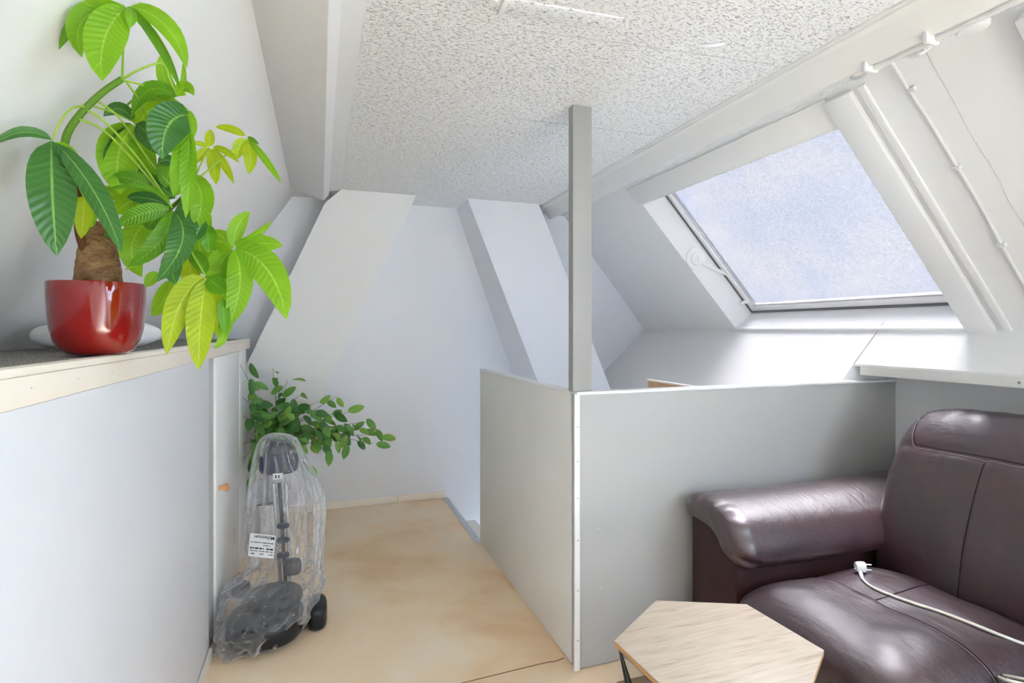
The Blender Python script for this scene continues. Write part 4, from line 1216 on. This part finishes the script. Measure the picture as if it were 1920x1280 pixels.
def bag_pt(z, th, lift=0.0):
    _, ul, ur, d, ry = bag_row(z)
    vv = V0 + (EYE - z) / d * FPX
    a, b = at(ul, vv, d), at(ur, vv, d)
    c = (a + b) / 2
    rx = (b - a).length / 2
    low = max(0.0, min(1.0, (0.24 - z) / 0.08))
    q = Vector((math.cos(th) * 1.7, math.sin(th) * 1.7, z * 5))
    top = min(1.0, max(0.0, (0.82 - z) / 0.12))
    fold = (0.085 * math.sin(th * 8 + 2.5 * math.sin(th * 2) + z * 2) + 0.045 * math.sin(th * 17 + 3 * math.sin(th * 3 + z * 4))) * (1 - low) * top
    qs = Vector((math.cos(th) * 2.2, math.sin(th) * 2.2, z * (4 + 9 * low)))
    cr = (ridged(qs * 0.9) - 0.6) * (0.05 + 0.07 * low) + (ridged(qs * 2.1 + Vector((3, 1, 7))) - 0.6) * (0.03 + 0.035 * low)
    r = 1 + fold + cr
    r = min(r, 1.08) + lift
    if low > 0: r = max(r, 0.90 + 0.05 * cr / 0.1)
    ex = 0.9
    p = c + RT * (rx * spow(math.cos(th), ex) * r) + FW * (ry * spow(math.sin(th), ex) * r)
    zz = z + 0.010 * noise.noise(q * 2.3) * min(1, z / 0.05) * (1 if z < 0.8 else 0)
    p.z = max(0.003, zz)
    if p.x < -0.396: p.x = -0.396
    return p
surf('film', lambda a, b: bag_pt(ZS[int(round(a * (len(ZS) - 1)))], 2 * math.pi * b), len(ZS) - 1, 200, 'film', bag, wrap_v=True, caps=True)
# printed sticker on the front of the bag, upside down as it hangs
lc = at(491, 1023, 2.395)
LX, LU = (-RT + Vector((0, 0, 0.10))).normalized(), (Vector((0, 0, -1)) - RT * 0.10).normalized()
LNn = -FW
def lab_quad(name, x0, x1, y0, y1, h, mat, parent):
    v = [lc + LX * x + LU * y + LNn * h for (x, y) in ((x0, y0), (x1, y0), (x1, y1), (x0, y1))]
    v += [p + LNn * 0.0004 for p in v]
    return mk(name, v, [(0,1,2,3),(4,5,6,7),(0,1,5,4),(1,2,6,5),(2,3,7,6),(3,0,4,7)], mat, parent)
lab = lab_quad('sticker', -0.056, 0.056, -0.050, 0.050, 0.0, 'paper', bag)
random.seed(4)
for (y, h) in ((0.034, 0.004), (0.022, 0.003), (0.009, 0.006), (-0.004, 0.003), (-0.015, 0.003)):
    x = -0.05
    while x < 0.045:
        w = random.uniform(0.004, 0.016)
        if random.random() < 0.75:
            lab_quad('print', x, min(x + w, 0.05), y, y + h, 0.0005, 'ink', lab)
        x += w + random.uniform(0.002, 0.006)
def lettering(text, size, org, xd, yd, mat, parent, name='lettering'):
    cu_ = bpy.data.curves.new(name, 'FONT')
    cu_.body = text; cu_.size = size; cu_.extrude = 0.0002; cu_.offset = size * 0.012
    cu_.space_character = 1.05
    tmp = bpy.data.objects.new(name, cu_)
    COL.objects.link(tmp)
    bpy.context.view_layer.update()
    me = bpy.data.meshes.new_from_object(tmp.evaluated_get(bpy.context.evaluated_depsgraph_get()))
    bpy.data.objects.remove(tmp)
    zd = xd.cross(yd)
    mtx = Matrix((xd, yd, zd)).transposed().to_4x4()
    me.transform(mtx)
    me.materials.clear(); me.materials.append(M[mat])
    return link(name, me, mat, parent, org)
LUo = (LU - LX * LU.dot(LX)).normalized()
lettering('Millenium', 0.0215, lc - LX * 0.052 - LU * 0.044 + LNn * 0.0012, LX, LUo, 'ink', lab)
